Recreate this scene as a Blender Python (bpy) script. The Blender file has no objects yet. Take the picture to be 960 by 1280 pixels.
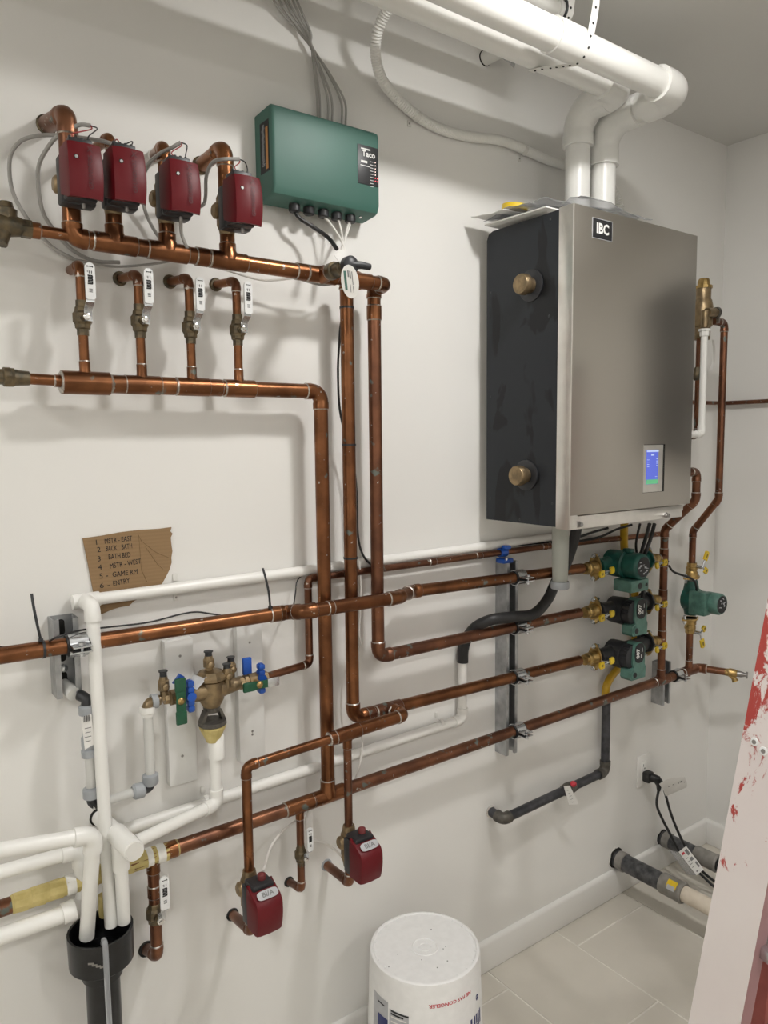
import bpy, bmesh, math, random
from mathutils import Vector, Matrix
random.seed(7)
V = Vector
SC = bpy.context.scene
COL = SC.collection

# ------------------------------------------------------------------ camera
F = V((0.58515106, 0.80505104, -0.09742208))
RT = V((0.80821234, -0.5887873, -0.0110603))
UP = V((0.06626499, 0.07226578, 0.9951817))
FPX = 930.53
CAM = V((0.0, -1.39, 1.45))
cam = bpy.data.objects.new('camera', bpy.data.cameras.new('camera'))
COL.objects.link(cam)
cam.data.sensor_fit = 'VERTICAL'
cam.data.sensor_height = 24.0
cam.data.lens = 24.0 * FPX / 1280.0
cam.data.clip_start = 0.02
M = Matrix((RT, UP, -F)).transposed().to_4x4()
M.translation = CAM
cam.matrix_world = M
SC.camera = cam

# ------------------------------------------------------------------ world, exposure, lights
world = bpy.data.worlds.new('room_world')
SC.world = world
world.use_nodes = True
world.node_tree.nodes['Background'].inputs[0].default_value = (0.9, 0.92, 1.0, 1)
world.node_tree.nodes['Background'].inputs[1].default_value = 0.02
SC.view_settings.view_transform = 'Standard'
SC.view_settings.look = 'None'
SC.view_settings.gamma = 1.0
SC.view_settings.use_curve_mapping = False
SC.view_settings.exposure = 0.07
# grid of recessed ceiling lights: rows parallel to the pipe wall, all alike
DOWNLIGHTS = [(1.08, -0.84), (-1.30, -0.95), (1.08, -2.5), (-0.55, -2.5)]
DOWNLIGHT_R = 0.075
DOWNLIGHT_STRENGTH = 222.0

def w(px, py, off=0.0):
    """point of the photograph's pixel on the plane `off` metres in front of the main wall"""
    d = F + RT * ((px - 480) / FPX) - UP * ((py - 640) / FPX)
    return CAM + d * ((-off - CAM.y) / d.y)
def wz(px, py, z):
    d = F + RT * ((px - 480) / FPX) - UP * ((py - 640) / FPX)
    return CAM + d * ((z - CAM.z) / d.z)
def wx(px, py, x):
    d = F + RT * ((px - 480) / FPX) - UP * ((py - 640) / FPX)
    return CAM + d * ((x - CAM.x) / d.x)

# ------------------------------------------------------------------ materials
MATS = {}
def nodes_of(name):
    m = bpy.data.materials.new(name); m.use_nodes = True
    return m, m.node_tree, m.node_tree.nodes['Principled BSDF']
def setin(b, **k):
    for n, v in k.items():
        n = {'rough': 'Roughness', 'metal': 'Metallic', 'color': 'Base Color', 'spec': 'Specular IOR Level', 'trans': 'Transmission Weight',
             'ior': 'IOR', 'coat': 'Coat Weight', 'alpha': 'Alpha', 'emit': 'Emission Color', 'strength': 'Emission Strength', 'sss': 'Subsurface Weight', 'aniso': 'Anisotropic'}[n]
        b.inputs[n].default_value = v
def c4(c): return (c[0], c[1], c[2], 1.0)
def mat(name, color, rough=0.5, metal=0.0, var=0.06, scale=30.0, bump=0.0, color2=None, **kw):
    """principled material with gentle procedural mottling"""
    m, nt, b = nodes_of(name)
    setin(b, rough=rough, metal=metal, **kw)
    tc = nt.nodes.new('ShaderNodeTexCoord')
    nz = nt.nodes.new('ShaderNodeTexNoise'); nz.inputs['Scale'].default_value = scale; nz.inputs['Detail'].default_value = 4
    nt.links.new(tc.outputs['Object'], nz.inputs['Vector'])
    mx = nt.nodes.new('ShaderNodeMix'); mx.data_type = 'RGBA'
    c2 = color2 or tuple(max(0, c * (1 - var * 2)) for c in color)
    c1 = color if color2 else tuple(min(1, c * (1 + var)) for c in color)
    mx.inputs[6].default_value = c4(c1); mx.inputs[7].default_value = c4(c2)
    cr = nt.nodes.new('ShaderNodeMapRange'); cr.inputs[1].default_value = 0.35; cr.inputs[2].default_value = 0.65
    nt.links.new(nz.outputs[0], cr.inputs[0]); nt.links.new(cr.outputs[0], mx.inputs[0])
    nt.links.new(mx.outputs[2], b.inputs['Base Color'])
    if bump:
        bp = nt.nodes.new('ShaderNodeBump'); bp.inputs['Strength'].default_value = bump; bp.inputs['Distance'].default_value = 0.001
        n2 = nt.nodes.new('ShaderNodeTexNoise'); n2.inputs['Scale'].default_value = scale * 6; n2.inputs['Detail'].default_value = 6
        nt.links.new(tc.outputs['Object'], n2.inputs['Vector'])
        nt.links.new(n2.outputs[0], bp.inputs['Height']); nt.links.new(bp.outputs[0], b.inputs['Normal'])
    MATS[name] = m
    return m

def copper_mat(name, base, dark, patina=0.62, rough=0.33):
    m, nt, b = nodes_of(name)
    tc = nt.nodes.new('ShaderNodeTexCoord')
    def noise(s, d=5, vec=None):
        n = nt.nodes.new('ShaderNodeTexNoise'); n.inputs['Scale'].default_value = s; n.inputs['Detail'].default_value = d
        nt.links.new(tc.outputs['Object'], n.inputs['Vector']); return n
    def ramp(n, a, c):
        r = nt.nodes.new('ShaderNodeMapRange'); r.inputs[1].default_value = a; r.inputs[2].default_value = c
        nt.links.new(n.outputs[0], r.inputs[0]); return r
    def mixc(f, a, c):
        x = nt.nodes.new('ShaderNodeMix'); x.data_type = 'RGBA'
        nt.links.new(f.outputs[0], x.inputs[0])
        if isinstance(a, tuple): x.inputs[6].default_value = c4(a)
        else: nt.links.new(a.outputs[2], x.inputs[6])
        x.inputs[7].default_value = c4(c); return x
    n1 = noise(14); r1 = ramp(n1, 0.36, 0.62)
    c = mixc(r1, base, dark)
    n2 = noise(38, 3); r2 = ramp(n2, patina, patina + 0.06)
    c = mixc(r2, c, (0.13, 0.15, 0.13))
    n3 = noise(90, 2); r3 = ramp(n3, 0.70, 0.74)
    c = mixc(r3, c, (0.45, 0.42, 0.38))
    nt.links.new(c.outputs[2], b.inputs['Base Color'])
    rr = nt.nodes.new('ShaderNodeMapRange'); rr.inputs[3].default_value = rough - 0.06; rr.inputs[4].default_value = rough + 0.16
    nt.links.new(n1.outputs[0], rr.inputs[0]); nt.links.new(rr.outputs[0], b.inputs['Roughness'])
    mm = nt.nodes.new('ShaderNodeMapRange'); mm.inputs[3].default_value = 0.92; mm.inputs[4].default_value = 0.35
    nt.links.new(r2.outputs[0], mm.inputs[0]); nt.links.new(mm.outputs[0], b.inputs['Metallic'])
    MATS[name] = m
    return m

WALL = mat('wall_paint', (0.81, 0.80, 0.77), 0.55, var=0.008, scale=2.0, bump=0.04)
CEIL = mat('ceiling_paint', (0.72, 0.71, 0.68), 0.8, var=0.01, scale=2.0)
TRIM = mat('trim_paint', (0.80, 0.79, 0.76), 0.38, var=0.01, scale=4)
TILE = mat('floor_tile', (0.66, 0.62, 0.545), 0.34, scale=5, color2=(0.60, 0.565, 0.495), bump=0.05)
GROUT = mat('grout', (0.78, 0.75, 0.68), 0.85)
COPPER = copper_mat('copper', (0.27, 0.113, 0.049), (0.145, 0.060, 0.027), patina=0.67, rough=0.26)
COPPER2 = copper_mat('dull_copper', (0.25, 0.112, 0.062), (0.14, 0.064, 0.040), patina=0.64, rough=0.33)
SOLDER = mat('solder', (0.60, 0.57, 0.52), 0.38, 0.85, var=0.2, scale=200)
BRASS = mat('brass', (0.48, 0.33, 0.13), 0.36, 0.95, var=0.2, scale=60)
BRASSD = mat('tarnished_brass', (0.19, 0.145, 0.085), 0.42, 0.8, scale=70, color2=(0.09, 0.08, 0.06))
BRONZE = mat('cast_bronze', (0.36, 0.265, 0.15), 0.40, 0.85, scale=60, color2=(0.22, 0.165, 0.10), bump=0.3)
PVC = mat('white_pvc', (0.85, 0.845, 0.81), 0.30, var=0.01, scale=10)
PVCD = mat('white_pvc_joint', (0.76, 0.75, 0.71), 0.35, var=0.02, scale=10)
ABS = mat('black_abs', (0.009, 0.0095, 0.011), 0.30, var=0.3, scale=30)
RUBBER = mat('black_rubber', (0.016, 0.016, 0.017), 0.5, var=0.2)
SCUFFED = mat('scuffed_black_pipe', (0.025, 0.027, 0.030), 0.5, scale=45, color2=(0.11, 0.11, 0.115), bump=0.2)
BLACKIRON = mat('black_iron', (0.045, 0.047, 0.052), 0.42, 0.6, scale=40, color2=(0.09, 0.09, 0.10))
MALLE = mat('malleable_fitting', (0.085, 0.078, 0.07), 0.5, 0.6, scale=60, color2=(0.15, 0.14, 0.12), bump=0.3)
RED = mat('dark_red_plastic', (0.125, 0.0045, 0.009), 0.44, var=0.04, scale=8, spec=0.32)
REDKNOB = mat('dull_red_knob', (0.17, 0.03, 0.03), 0.5)
BLACKP = mat('black_plastic', (0.022, 0.023, 0.026), 0.42, var=0.1)
GREEN = mat('green_enamel', (0.022, 0.120, 0.090), 0.55, var=0.04, scale=8, spec=1.0)
GREENP = mat('pump_green', (0.010, 0.085, 0.066), 0.40, var=0.15, scale=40)
GREENL = mat('grey_green_casting', (0.075, 0.175, 0.140), 0.45, var=0.15, scale=60, bump=0.2)
CASE = mat('case_green', (0.085, 0.190, 0.155), 0.42, var=0.1, scale=60, bump=0.15)
STEEL = mat('galvanized', (0.50, 0.51, 0.52), 0.42, 0.85, scale=40, color2=(0.36, 0.37, 0.38))
ZINC = mat('zinc_plate', (0.62, 0.64, 0.66), 0.25, 0.95, var=0.1)
CHROME = mat('chrome', (0.75, 0.74, 0.72), 0.18, 1.0, var=0.05)
WHITEG = mat('white_vinyl_grip', (0.80, 0.81, 0.81), 0.35, var=0.02)
YELLOW = mat('yellow_vinyl', (0.78, 0.55, 0.025), 0.35, var=0.05)
YGAS = mat('yellow_coated_gas_line', (0.60, 0.36, 0.02), 0.38, var=0.08)
BLUE = mat('blue_plastic', (0.012, 0.085, 0.42), 0.35, var=0.1)
DGREEN = mat('dark_green_handle', (0.010, 0.085, 0.040), 0.3, var=0.1)
TAPE = mat('yellow_masking_tape', (0.64, 0.53, 0.22), 0.55, scale=50, color2=(0.52, 0.42, 0.15), bump=0.3)
PLASTER = mat('dried_white_plaster', (0.85, 0.84, 0.80), 0.7, bump=0.4)
GREYC = mat('grey_cable', (0.36, 0.35, 0.33), 0.4, var=0.04)
WHITEC = mat('white_cable', (0.76, 0.74, 0.70), 0.4, var=0.03)
REDW = mat('red_wire', (0.38, 0.05, 0.05), 0.4)
INK = mat('black_ink', (0.012, 0.012, 0.014), 0.6)
INKG = mat('grey_ink', (0.22, 0.22, 0.22), 0.6)
INKW = mat('white_print', (0.82, 0.82, 0.80), 0.5)
INKR = mat('red_print', (0.55, 0.03, 0.05), 0.5)
INKB = mat('navy_print', (0.03, 0.04, 0.16), 0.5)
PAPER = mat('white_tag_paper', (0.80, 0.79, 0.76), 0.6, var=0.02)
GREYFIT = mat('grey_fitting', (0.36, 0.38, 0.40), 0.45, var=0.05)
HDPE = mat('white_bucket_plastic', (0.86, 0.86, 0.85), 0.38, scale=60, color2=(0.82, 0.82, 0.81))
BOARD = mat('painted_board', (0.80, 0.80, 0.78), 0.45, var=0.01)
CREAM = mat('cream_pipe', (0.74, 0.66, 0.55), 0.45, scale=30, color2=(0.66, 0.58, 0.47))
GREYR = mat('grey_rubber_coupling', (0.30, 0.285, 0.26), 0.55, scale=30, color2=(0.20, 0.19, 0.17))
HOLE = mat('dark_gap', (0.02, 0.019, 0.017), 0.9)
LABELG = mat('label_grey', (0.50, 0.51, 0.53), 0.5)
ORANGE = mat('label_orange', (0.55, 0.24, 0.06), 0.5)
SCREWM = mat('screw_steel', (0.35, 0.34, 0.33), 0.35, 0.9)
LENS = mat('fixture_body', (0.8, 0.8, 0.8), 0.4)

def card_mat():
    m, nt, b = nodes_of('cardboard')
    setin(b, rough=0.8)
    tc = nt.nodes.new('ShaderNodeTexCoord')
    wv = nt.nodes.new('ShaderNodeTexWave'); wv.bands_direction = 'Z'; wv.inputs['Scale'].default_value = 45; wv.inputs['Distortion'].default_value = 0.6
    nt.links.new(tc.outputs['Object'], wv.inputs['Vector'])
    nz = nt.nodes.new('ShaderNodeTexNoise'); nz.inputs['Scale'].default_value = 18
    nt.links.new(tc.outputs['Object'], nz.inputs['Vector'])
    mx = nt.nodes.new('ShaderNodeMix'); mx.data_type = 'RGBA'
    mx.inputs[6].default_value = (0.265, 0.168, 0.082, 1); mx.inputs[7].default_value = (0.30, 0.193, 0.097, 1)
    ma = nt.nodes.new('ShaderNodeMath'); ma.operation = 'MULTIPLY'
    nt.links.new(wv.outputs[1], ma.inputs[0]); nt.links.new(nz.outputs[0], ma.inputs[1])
    nt.links.new(ma.outputs[0], mx.inputs[0]); nt.links.new(mx.outputs[2], b.inputs['Base Color'])
    bp = nt.nodes.new('ShaderNodeBump'); bp.inputs['Strength'].default_value = 0.10; bp.inputs['Distance'].default_value = 0.001
    nt.links.new(wv.outputs[1], bp.inputs['Height']); nt.links.new(bp.outputs[0], b.inputs['Normal'])
    return m
CARD = card_mat()

def clear_mat(name, col, rough=0.12, milky=0.4):
    m, nt, b = nodes_of(name)
    setin(b, color=c4(col), rough=rough, trans=milky, ior=1.35)
    n = nt.nodes.new('ShaderNodeTexNoise'); n.inputs['Scale'].default_value = 40
    r = nt.nodes.new('ShaderNodeMapRange'); r.inputs[3].default_value = rough; r.inputs[4].default_value = rough + 0.15
    nt.links.new(n.outputs[0], r.inputs[0]); nt.links.new(r.outputs[0], b.inputs['Roughness'])
    return m
PEX = clear_mat('milky_pex', (0.80, 0.80, 0.77), 0.3, 0.35)
TRAP = clear_mat('milky_trap', (0.62, 0.64, 0.58), 0.25, 0.45)
VINYL = clear_mat('clear_vinyl', (0.62, 0.64, 0.67), 0.12, 0.6)
BAG = clear_mat('clear_plastic_bag', (0.80, 0.81, 0.83), 0.10, 0.75)

def brushed():
    m, nt, b = nodes_of('brushed_stainless')
    setin(b, metal=1.0, color=(0.46, 0.435, 0.395, 1), rough=0.33, aniso=0.4)
    tc = nt.nodes.new('ShaderNodeTexCoord'); mp = nt.nodes.new('ShaderNodeMapping')
    mp.inputs['Scale'].default_value = (600, 600, 2.0)
    nt.links.new(tc.outputs['Object'], mp.inputs['Vector'])
    n = nt.nodes.new('ShaderNodeTexNoise'); n.inputs['Scale'].default_value = 1.0; n.inputs['Detail'].default_value = 3
    nt.links.new(mp.outputs[0], n.inputs['Vector'])
    n2 = nt.nodes.new('ShaderNodeTexNoise'); n2.inputs['Scale'].default_value = 3.0
    nt.links.new(tc.outputs['Object'], n2.inputs['Vector'])
    a = nt.nodes.new('ShaderNodeMath'); a.operation = 'MULTIPLY_ADD'; a.inputs[1].default_value = 0.035; a.inputs[2].default_value = 0.25
    nt.links.new(n.outputs[0], a.inputs[0])
    a2 = nt.nodes.new('ShaderNodeMath'); a2.operation = 'MULTIPLY_ADD'; a2.inputs[1].default_value = 0.08
    nt.links.new(n2.outputs[0], a2.inputs[0]); nt.links.new(a.outputs[0], a2.inputs[2])
    nt.links.new(a2.outputs[0], b.inputs['Roughness'])
    return m
STAINLESS = brushed()
STRIM = mat('stainless_edge', (0.74, 0.72, 0.68), 0.32, 0.9, var=0.03)

def panel_mat():
    m, nt, b = nodes_of('black_powder_coat'); setin(b, spec=0.28)
    tc = nt.nodes.new('ShaderNodeTexCoord')
    n = nt.nodes.new('ShaderNodeTexNoise'); n.inputs['Scale'].default_value = 9; n.inputs['Detail'].default_value = 3; n.inputs['Distortion'].default_value = 0.8
    mp = nt.nodes.new('ShaderNodeMapping'); mp.inputs['Scale'].default_value = (1, 1.3, 0.55)
    nt.links.new(tc.outputs['Object'], mp.inputs['Vector']); nt.links.new(mp.outputs[0], n.inputs['Vector'])
    r = nt.nodes.new('ShaderNodeMapRange'); r.inputs[1].default_value = 0.56; r.inputs[2].default_value = 0.60
    nt.links.new(n.outputs[0], r.inputs[0])
    mx = nt.nodes.new('ShaderNodeMix'); mx.data_type = 'RGBA'
    mx.inputs[6].default_value = (0.022, 0.025, 0.030, 1); mx.inputs[7].default_value = (0.010, 0.011, 0.013, 1)
    nt.links.new(r.outputs[0], mx.inputs[0]); nt.links.new(mx.outputs[2], b.inputs['Base Color'])
    rr = nt.nodes.new('ShaderNodeMapRange'); rr.inputs[3].default_value = 0.42; rr.inputs[4].default_value = 0.28
    nt.links.new(r.outputs[0], rr.inputs[0]); nt.links.new(rr.outputs[0], b.inputs['Roughness'])
    return m
PANEL = panel_mat()

def ladder_mat(name, pink, mask_lo, mask_hi):
    m, nt, b = nodes_of(name)
    setin(b, rough=0.5)
    tc = nt.nodes.new('ShaderNodeTexCoord')
    n = nt.nodes.new('ShaderNodeTexNoise'); n.inputs['Scale'].default_value = 17; n.inputs['Detail'].default_value = 12; n.inputs['Roughness'].default_value = 0.70; n.inputs['Distortion'].default_value = 0.7
    mp = nt.nodes.new('ShaderNodeMapping'); mp.inputs['Scale'].default_value = (1.5, 1.5, 0.8)
    nt.links.new(tc.outputs['Object'], mp.inputs['Vector']); nt.links.new(mp.outputs[0], n.inputs['Vector'])
    sp = nt.nodes.new('ShaderNodeSeparateXYZ'); nt.links.new(tc.outputs['Object'], sp.inputs[0])
    zr = nt.nodes.new('ShaderNodeMapRange'); zr.inputs[1].default_value = 0.68; zr.inputs[2].default_value = 0.98; zr.inputs[3].default_value = mask_lo; zr.inputs[4].default_value = mask_hi
    nt.links.new(sp.outputs[2], zr.inputs[0])
    ad = nt.nodes.new('ShaderNodeMath'); ad.operation = 'ADD'
    nt.links.new(n.outputs[0], ad.inputs[0]); nt.links.new(zr.outputs[0], ad.inputs[1])
    r = nt.nodes.new('ShaderNodeMapRange'); r.inputs[1].default_value = 0.60; r.inputs[2].default_value = 0.635
    nt.links.new(ad.outputs[0], r.inputs[0])
    n2 = nt.nodes.new('ShaderNodeTexNoise'); n2.inputs['Scale'].default_value = 5; n2.inputs['Detail'].default_value = 6
    nt.links.new(tc.outputs['Object'], n2.inputs['Vector'])
    mb = nt.nodes.new('ShaderNodeMix'); mb.data_type = 'RGBA'
    mb.inputs[6].default_value = c4(pink[0]); mb.inputs[7].default_value = c4(pink[1])
    nt.links.new(n2.outputs[0], mb.inputs[0])
    mx = nt.nodes.new('ShaderNodeMix'); mx.data_type = 'RGBA'; mx.inputs[7].default_value = (0.42, 0.055, 0.045, 1)
    nt.links.new(r.outputs[0], mx.inputs[0]); nt.links.new(mb.outputs[2], mx.inputs[6])
    nt.links.new(mx.outputs[2], b.inputs['Base Color'])
    return m
LADW = ladder_mat('paint_smeared_fiberglass', ((0.82, 0.78, 0.76), (0.70, 0.62, 0.61)), -0.06, 0.135)
LADP = ladder_mat('pink_smeared_fiberglass', ((0.42, 0.24, 0.25), (0.34, 0.17, 0.18)), -0.1, 0.10)
LADR = mat('red_fiberglass', (0.40, 0.10, 0.085), 0.5, scale=25, color2=(0.33, 0.075, 0.065), bump=0.2)

def emit_mat(name, color, strength):
    m, nt, b = nodes_of(name)
    setin(b, color=c4(color), emit=c4(color), strength=strength, rough=0.4)
    n = nt.nodes.new('ShaderNodeTexNoise'); n.inputs['Scale'].default_value = 3
    r = nt.nodes.new('ShaderNodeMapRange'); r.inputs[3].default_value = 0.3; r.inputs[4].default_value = 0.5
    nt.links.new(n.outputs[0], r.inputs[0]); nt.links.new(r.outputs[0], b.inputs['Roughness'])
    return m
DIFFUSER = emit_mat('downlight_lens', (1.0, 0.98, 0.955), DOWNLIGHT_STRENGTH)
SCREEN = emit_mat('lit_screen_blue', (0.10, 0.14, 0.62), 0.45)
SCREENG = emit_mat('lit_screen_green', (0.12, 0.45, 0.22), 0.40)
SCREENT = emit_mat('lit_screen_text', (0.45, 0.55, 0.85), 0.5)
LEDR = emit_mat('red_led', (1.0, 0.10, 0.12), 1.2)
LEDW = emit_mat('white_led', (1.0, 0.8, 0.75), 0.8)

# ------------------------------------------------------------------ mesh building
def perp(d):
    d = d.normalized()
    a = V((0, 0, 1)) if abs(d.z) < 0.9 else V((1, 0, 0))
    u = d.cross(a).normalized()
    return u, u.cross(d).normalized()
class MB:
    def __init__(s): s.v = []; s.f = []; s.m = []
    def add(s, vs, fs, mi=0):
        o = len(s.v); s.v += [V(x) for x in vs]
        for f in fs: s.f.append(tuple(i + o for i in f)); s.m.append(mi)
        return s
    def tube(s, pts, r, n=14, mi=0, caps=True):
        pts = [V(p) for p in pts]
        k = len(pts); rs = r if isinstance(r, (list, tuple)) else [r] * k
        tg = []
        for i in range(k):
            a = pts[i] - pts[i - 1] if i else pts[1] - pts[0]
            b = pts[i + 1] - pts[i] if i < k - 1 else a
            t = (a.normalized() if a.length > 1e-9 else V((0,0,0))) + (b.normalized() if b.length > 1e-9 else V((0,0,0)))
            tg.append(t.normalized() if t.length > 1e-9 else V((0, 0, 1)))
        u, _ = perp(tg[0]); vs = []
        for i in range(k):
            u = (u - tg[i] * u.dot(tg[i])).normalized(); q = tg[i].cross(u)
            for j in range(n):
                a = 2 * math.pi * j / n
                vs.append(pts[i] + (u * math.cos(a) + q * math.sin(a)) * rs[i])
        fs = []
        for i in range(k - 1):
            for j in range(n):
                a = i * n + j; b = i * n + (j + 1) % n
                fs.append((a, b, b + n, a + n))
        if caps: fs.append(tuple(reversed(range(n)))); fs.append(tuple(range((k - 1) * n, k * n)))
        return s.add(vs, fs, mi)
    def lathe(s, base, axis, prof, n=20, mi=0):
        """prof = [(distance along axis, radius)...]"""
        base = V(base); ax = V(axis).normalized(); u, q = perp(ax); vs = []; fs = []
        for (h, r) in prof:
            for j in range(n):
                a = 2 * math.pi * j / n
                vs.append(base + ax * h + (u * math.cos(a) + q * math.sin(a)) * max(r, 1e-5))
        for i in range(len(prof) - 1):
            for j in range(n):
                a = i * n + j; b = i * n + (j + 1) % n
                fs.append((a, a + n, b + n, b))
        fs.append(tuple(range(n))); fs.append(tuple(reversed(range((len(prof) - 1) * n, len(prof) * n))))
        return s.add(vs, fs, mi)
    def box(s, c, size, bev=0.0, mi=0, R=None, seg=2):
        bm = bmesh.new(); bmesh.ops.create_cube(bm, size=1.0)
        bmesh.ops.scale(bm, vec=V(size), verts=bm.verts)
        if bev: bmesh.ops.bevel(bm, geom=list(bm.edges), offset=bev, segments=seg, affect='EDGES', profile=0.5)
        bm.verts.index_update()
        vs = [v.co.copy() for v in bm.verts]; fs = [[v.index for v in f.verts] for f in bm.faces]; bm.free()
        if R is not None: vs = [R @ v for v in vs]
        return s.add([v + V(c) for v in vs], fs, mi)
    def prism(s, poly, d, mi=0):
        """poly = list of points (planar), extruded by vector d"""
        n = len(poly); d = V(d); vs = [V(p) for p in poly] + [V(p) + d for p in poly]
        fs = [tuple(reversed(range(n))), tuple(range(n, 2 * n))]
        for i in range(n): j = (i + 1) % n; fs.append((i, j, j + n, i + n))
        return s.add(vs, fs, mi)
    def grid(s, P, th, mi=0):
        """P = rows of points, given thickness th along -normal"""
        nr, nc = len(P), len(P[0]); vs = []
        for r in P: vs += [V(p) for p in r]
        for i in range(nr):
            for j in range(nc):
                a = V(P[min(i + 1, nr - 1)][j]) - V(P[max(i - 1, 0)][j]); b = V(P[i][min(j + 1, nc - 1)]) - V(P[i][max(j - 1, 0)])
                nn = a.cross(b); nn = nn.normalized() if nn.length > 1e-12 else V((0, 0, 1))
                vs.append(V(P[i][j]) + nn * th)
        N = nr * nc; fs = []
        for i in range(nr - 1):
            for j in range(nc - 1):
                a = i * nc + j
                fs.append((a, a + 1, a + nc + 1, a + nc)); fs.append((N + a, N + a + nc, N + a + nc + 1, N + a + 1))
        for j in range(nc - 1):
            fs.append((j, N + j, N + j + 1, j + 1)); a = (nr - 1) * nc + j; fs.append((a, a + 1, N + a + 1, N + a))
        for i in range(nr - 1):
            a = i * nc; fs.append((a, a + nc, N + a + nc, N + a)); a = i * nc + nc - 1; fs.append((a, N + a, N + a + nc, a + nc))
        return s.add(vs, fs, mi)
def root_loc(p):
    l = V((0, 0, 0))
    while p is not None: l = l + p.location; p = p.parent
    return l
def obj(name, mb, mats, parent=None, label=None, loc=None, sharp=38):
    me = bpy.data.meshes.new(name)
    if parent is not None: base = root_loc(parent); l = V((0, 0, 0))
    else:
        if loc is None:
            xs = [v.x for v in mb.v]; ys = [v.y for v in mb.v]; zs = [v.z for v in mb.v]
            loc = V(((min(xs) + max(xs)) / 2, (min(ys) + max(ys)) / 2, min(zs)))
        base = V(loc); l = base
    me.from_pydata([v - base for v in mb.v], [], mb.f)
    if not isinstance(mats, (list, tuple)): mats = [mats]
    for m in mats: me.materials.append(m)
    me.polygons.foreach_set('material_index', mb.m)
    me.polygons.foreach_set('use_smooth', [True] * len(me.polygons))
    bm = bmesh.new(); bm.from_mesh(me); bmesh.ops.recalc_face_normals(bm, faces=bm.faces); bm.to_mesh(me); bm.free()
    me.set_sharp_from_angle(angle=math.radians(sharp))
    me.update()
    o = bpy.data.objects.new(name, me); COL.objects.link(o)
    o.location = l
    if parent is not None: o.parent = parent
    if label: o['label'] = label
    return o
def tag(o, label, cat, group=None):
    o['label'] = label; o['category'] = cat
    if group: o['group'] = group
    return o
def thing(name, label, cat, loc, group=None):
    o = bpy.data.objects.new(name, None); COL.objects.link(o); o.location = V(loc); o.empty_display_size = 0.02
    return tag(o, label, cat, group)
def single(name, mb, mats, label, cat, group=None, sharp=38):
    return tag(obj(name, mb, mats, sharp=sharp), label, cat, group)
def struct(name, mb, mats, parent=None):
    o = obj(name, mb, mats, parent)
    if parent is None: o['kind'] = 'structure'
    return o
def dup(root, loc, label, mats=None):
    """copy of a thing with copies of its parts and sub-parts"""
    r = root.copy(); COL.objects.link(r); r.location = V(loc); r['label'] = label
    for ch in list(root.children):
        c = ch.copy(); COL.objects.link(c); c.parent = r
        for g in list(ch.children):
            d = g.copy(); COL.objects.link(d); d.parent = c
    return r
def smooth(pts, n=6):
    """Catmull-Rom through the points"""
    pts = [V(p) for p in pts]; P = [pts[0] * 2 - pts[1]] + pts + [pts[-1] * 2 - pts[-2]]; out = []
    for i in range(1, len(P) - 2):
        a, b, c, d = P[i - 1], P[i], P[i + 1], P[i + 2]
        for k in range(n):
            t = k / n
            out.append(0.5 * ((2 * b) + (c - a) * t + (2 * a - 5 * b + 4 * c - d) * t * t + (3 * b - a - 3 * c + d) * t ** 3))
    out.append(pts[-1]); return out
_txt = {}
def textgeo(s, bold=0.0):
    key = (s, bold)
    if key in _txt: return _txt[key]
    cu = bpy.data.curves.new('txt', 'FONT'); cu.body = s; cu.size = 1.0; cu.align_x = 'CENTER'; cu.align_y = 'CENTER'
    cu.resolution_u = 2; cu.offset = bold; cu.fill_mode = 'FRONT'
    o = bpy.data.objects.new('txt', cu); COL.objects.link(o)
    dg = bpy.context.evaluated_depsgraph_get(); dg.update()
    me = bpy.data.meshes.new_from_object(o.evaluated_get(dg))
    vs = [v.co.copy() for v in me.vertices]; fs = [tuple(p.vertices) for p in me.polygons]
    bpy.data.objects.remove(o); bpy.data.curves.remove(cu); bpy.data.meshes.remove(me)
    _txt[key] = (vs, fs); return vs, fs
def addtext(mb, s, c, xd, yd, size, mi=0, bold=0.0, sx=1.0, proj=None, lift=0.0004):
    vs, fs = textgeo(s, bold); xd = V(xd).normalized(); yd = V(yd).normalized(); nn = xd.cross(yd)
    out = []
    for v in vs:
        p = V(c) + xd * v.x * size * sx + yd * v.y * size + nn * lift
        out.append(proj(p) if proj else p)
    mb.add(out, fs, mi)

# ------------------------------------------------------------------ piping
def trim_len(th, R): return R * math.tan(th / 2)
def elbow_mb(P, d1, d2, r, style='copper', R=None, hub=None):
    P = V(P); d1 = V(d1).normalized(); d2 = V(d2).normalized()
    th = d1.angle(d2); R = R or r * 1.45
    if th < math.radians(60): R = R * 1.6
    hub = hub if hub is not None else r * (1.0 if style == 'copper' else 1.2)
    T = trim_len(th, R); k = 1.13 if style == 'copper' else 1.24
    a = P - d1 * T; b = P + d2 * T
    c = a + (d2 - d1 * d2.dot(d1)).normalized() * R
    ax = d1.cross(d2).normalized(); pts = []
    n = max(4, int(th / math.radians(12)))
    for i in range(n + 1): pts.append(c + Matrix.Rotation(th * i / n, 3, ax) @ (a - c))
    mb = MB(); kb = 1.07 if style == 'copper' else 1.2
    P2 = [a - d1 * hub, a - d1 * hub * 0.15, a] + pts[1:-1] + [b, b + d2 * hub * 0.15, b + d2 * hub]
    R2 = [r * k, r * k, r * kb] + [r * kb] * (len(pts) - 2) + [r * kb, r * k, r * k]
    mb.tube(P2, R2, 18, 0)
    if style == 'copper':
        for q, d in ((a - d1 * hub, -d1), (b + d2 * hub, d2)):
            mb.tube([q - d * 0.0008, q + d * 0.0012], [r * (k + 0.02), r * 1.03], 18, 1)
    return mb, T
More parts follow.
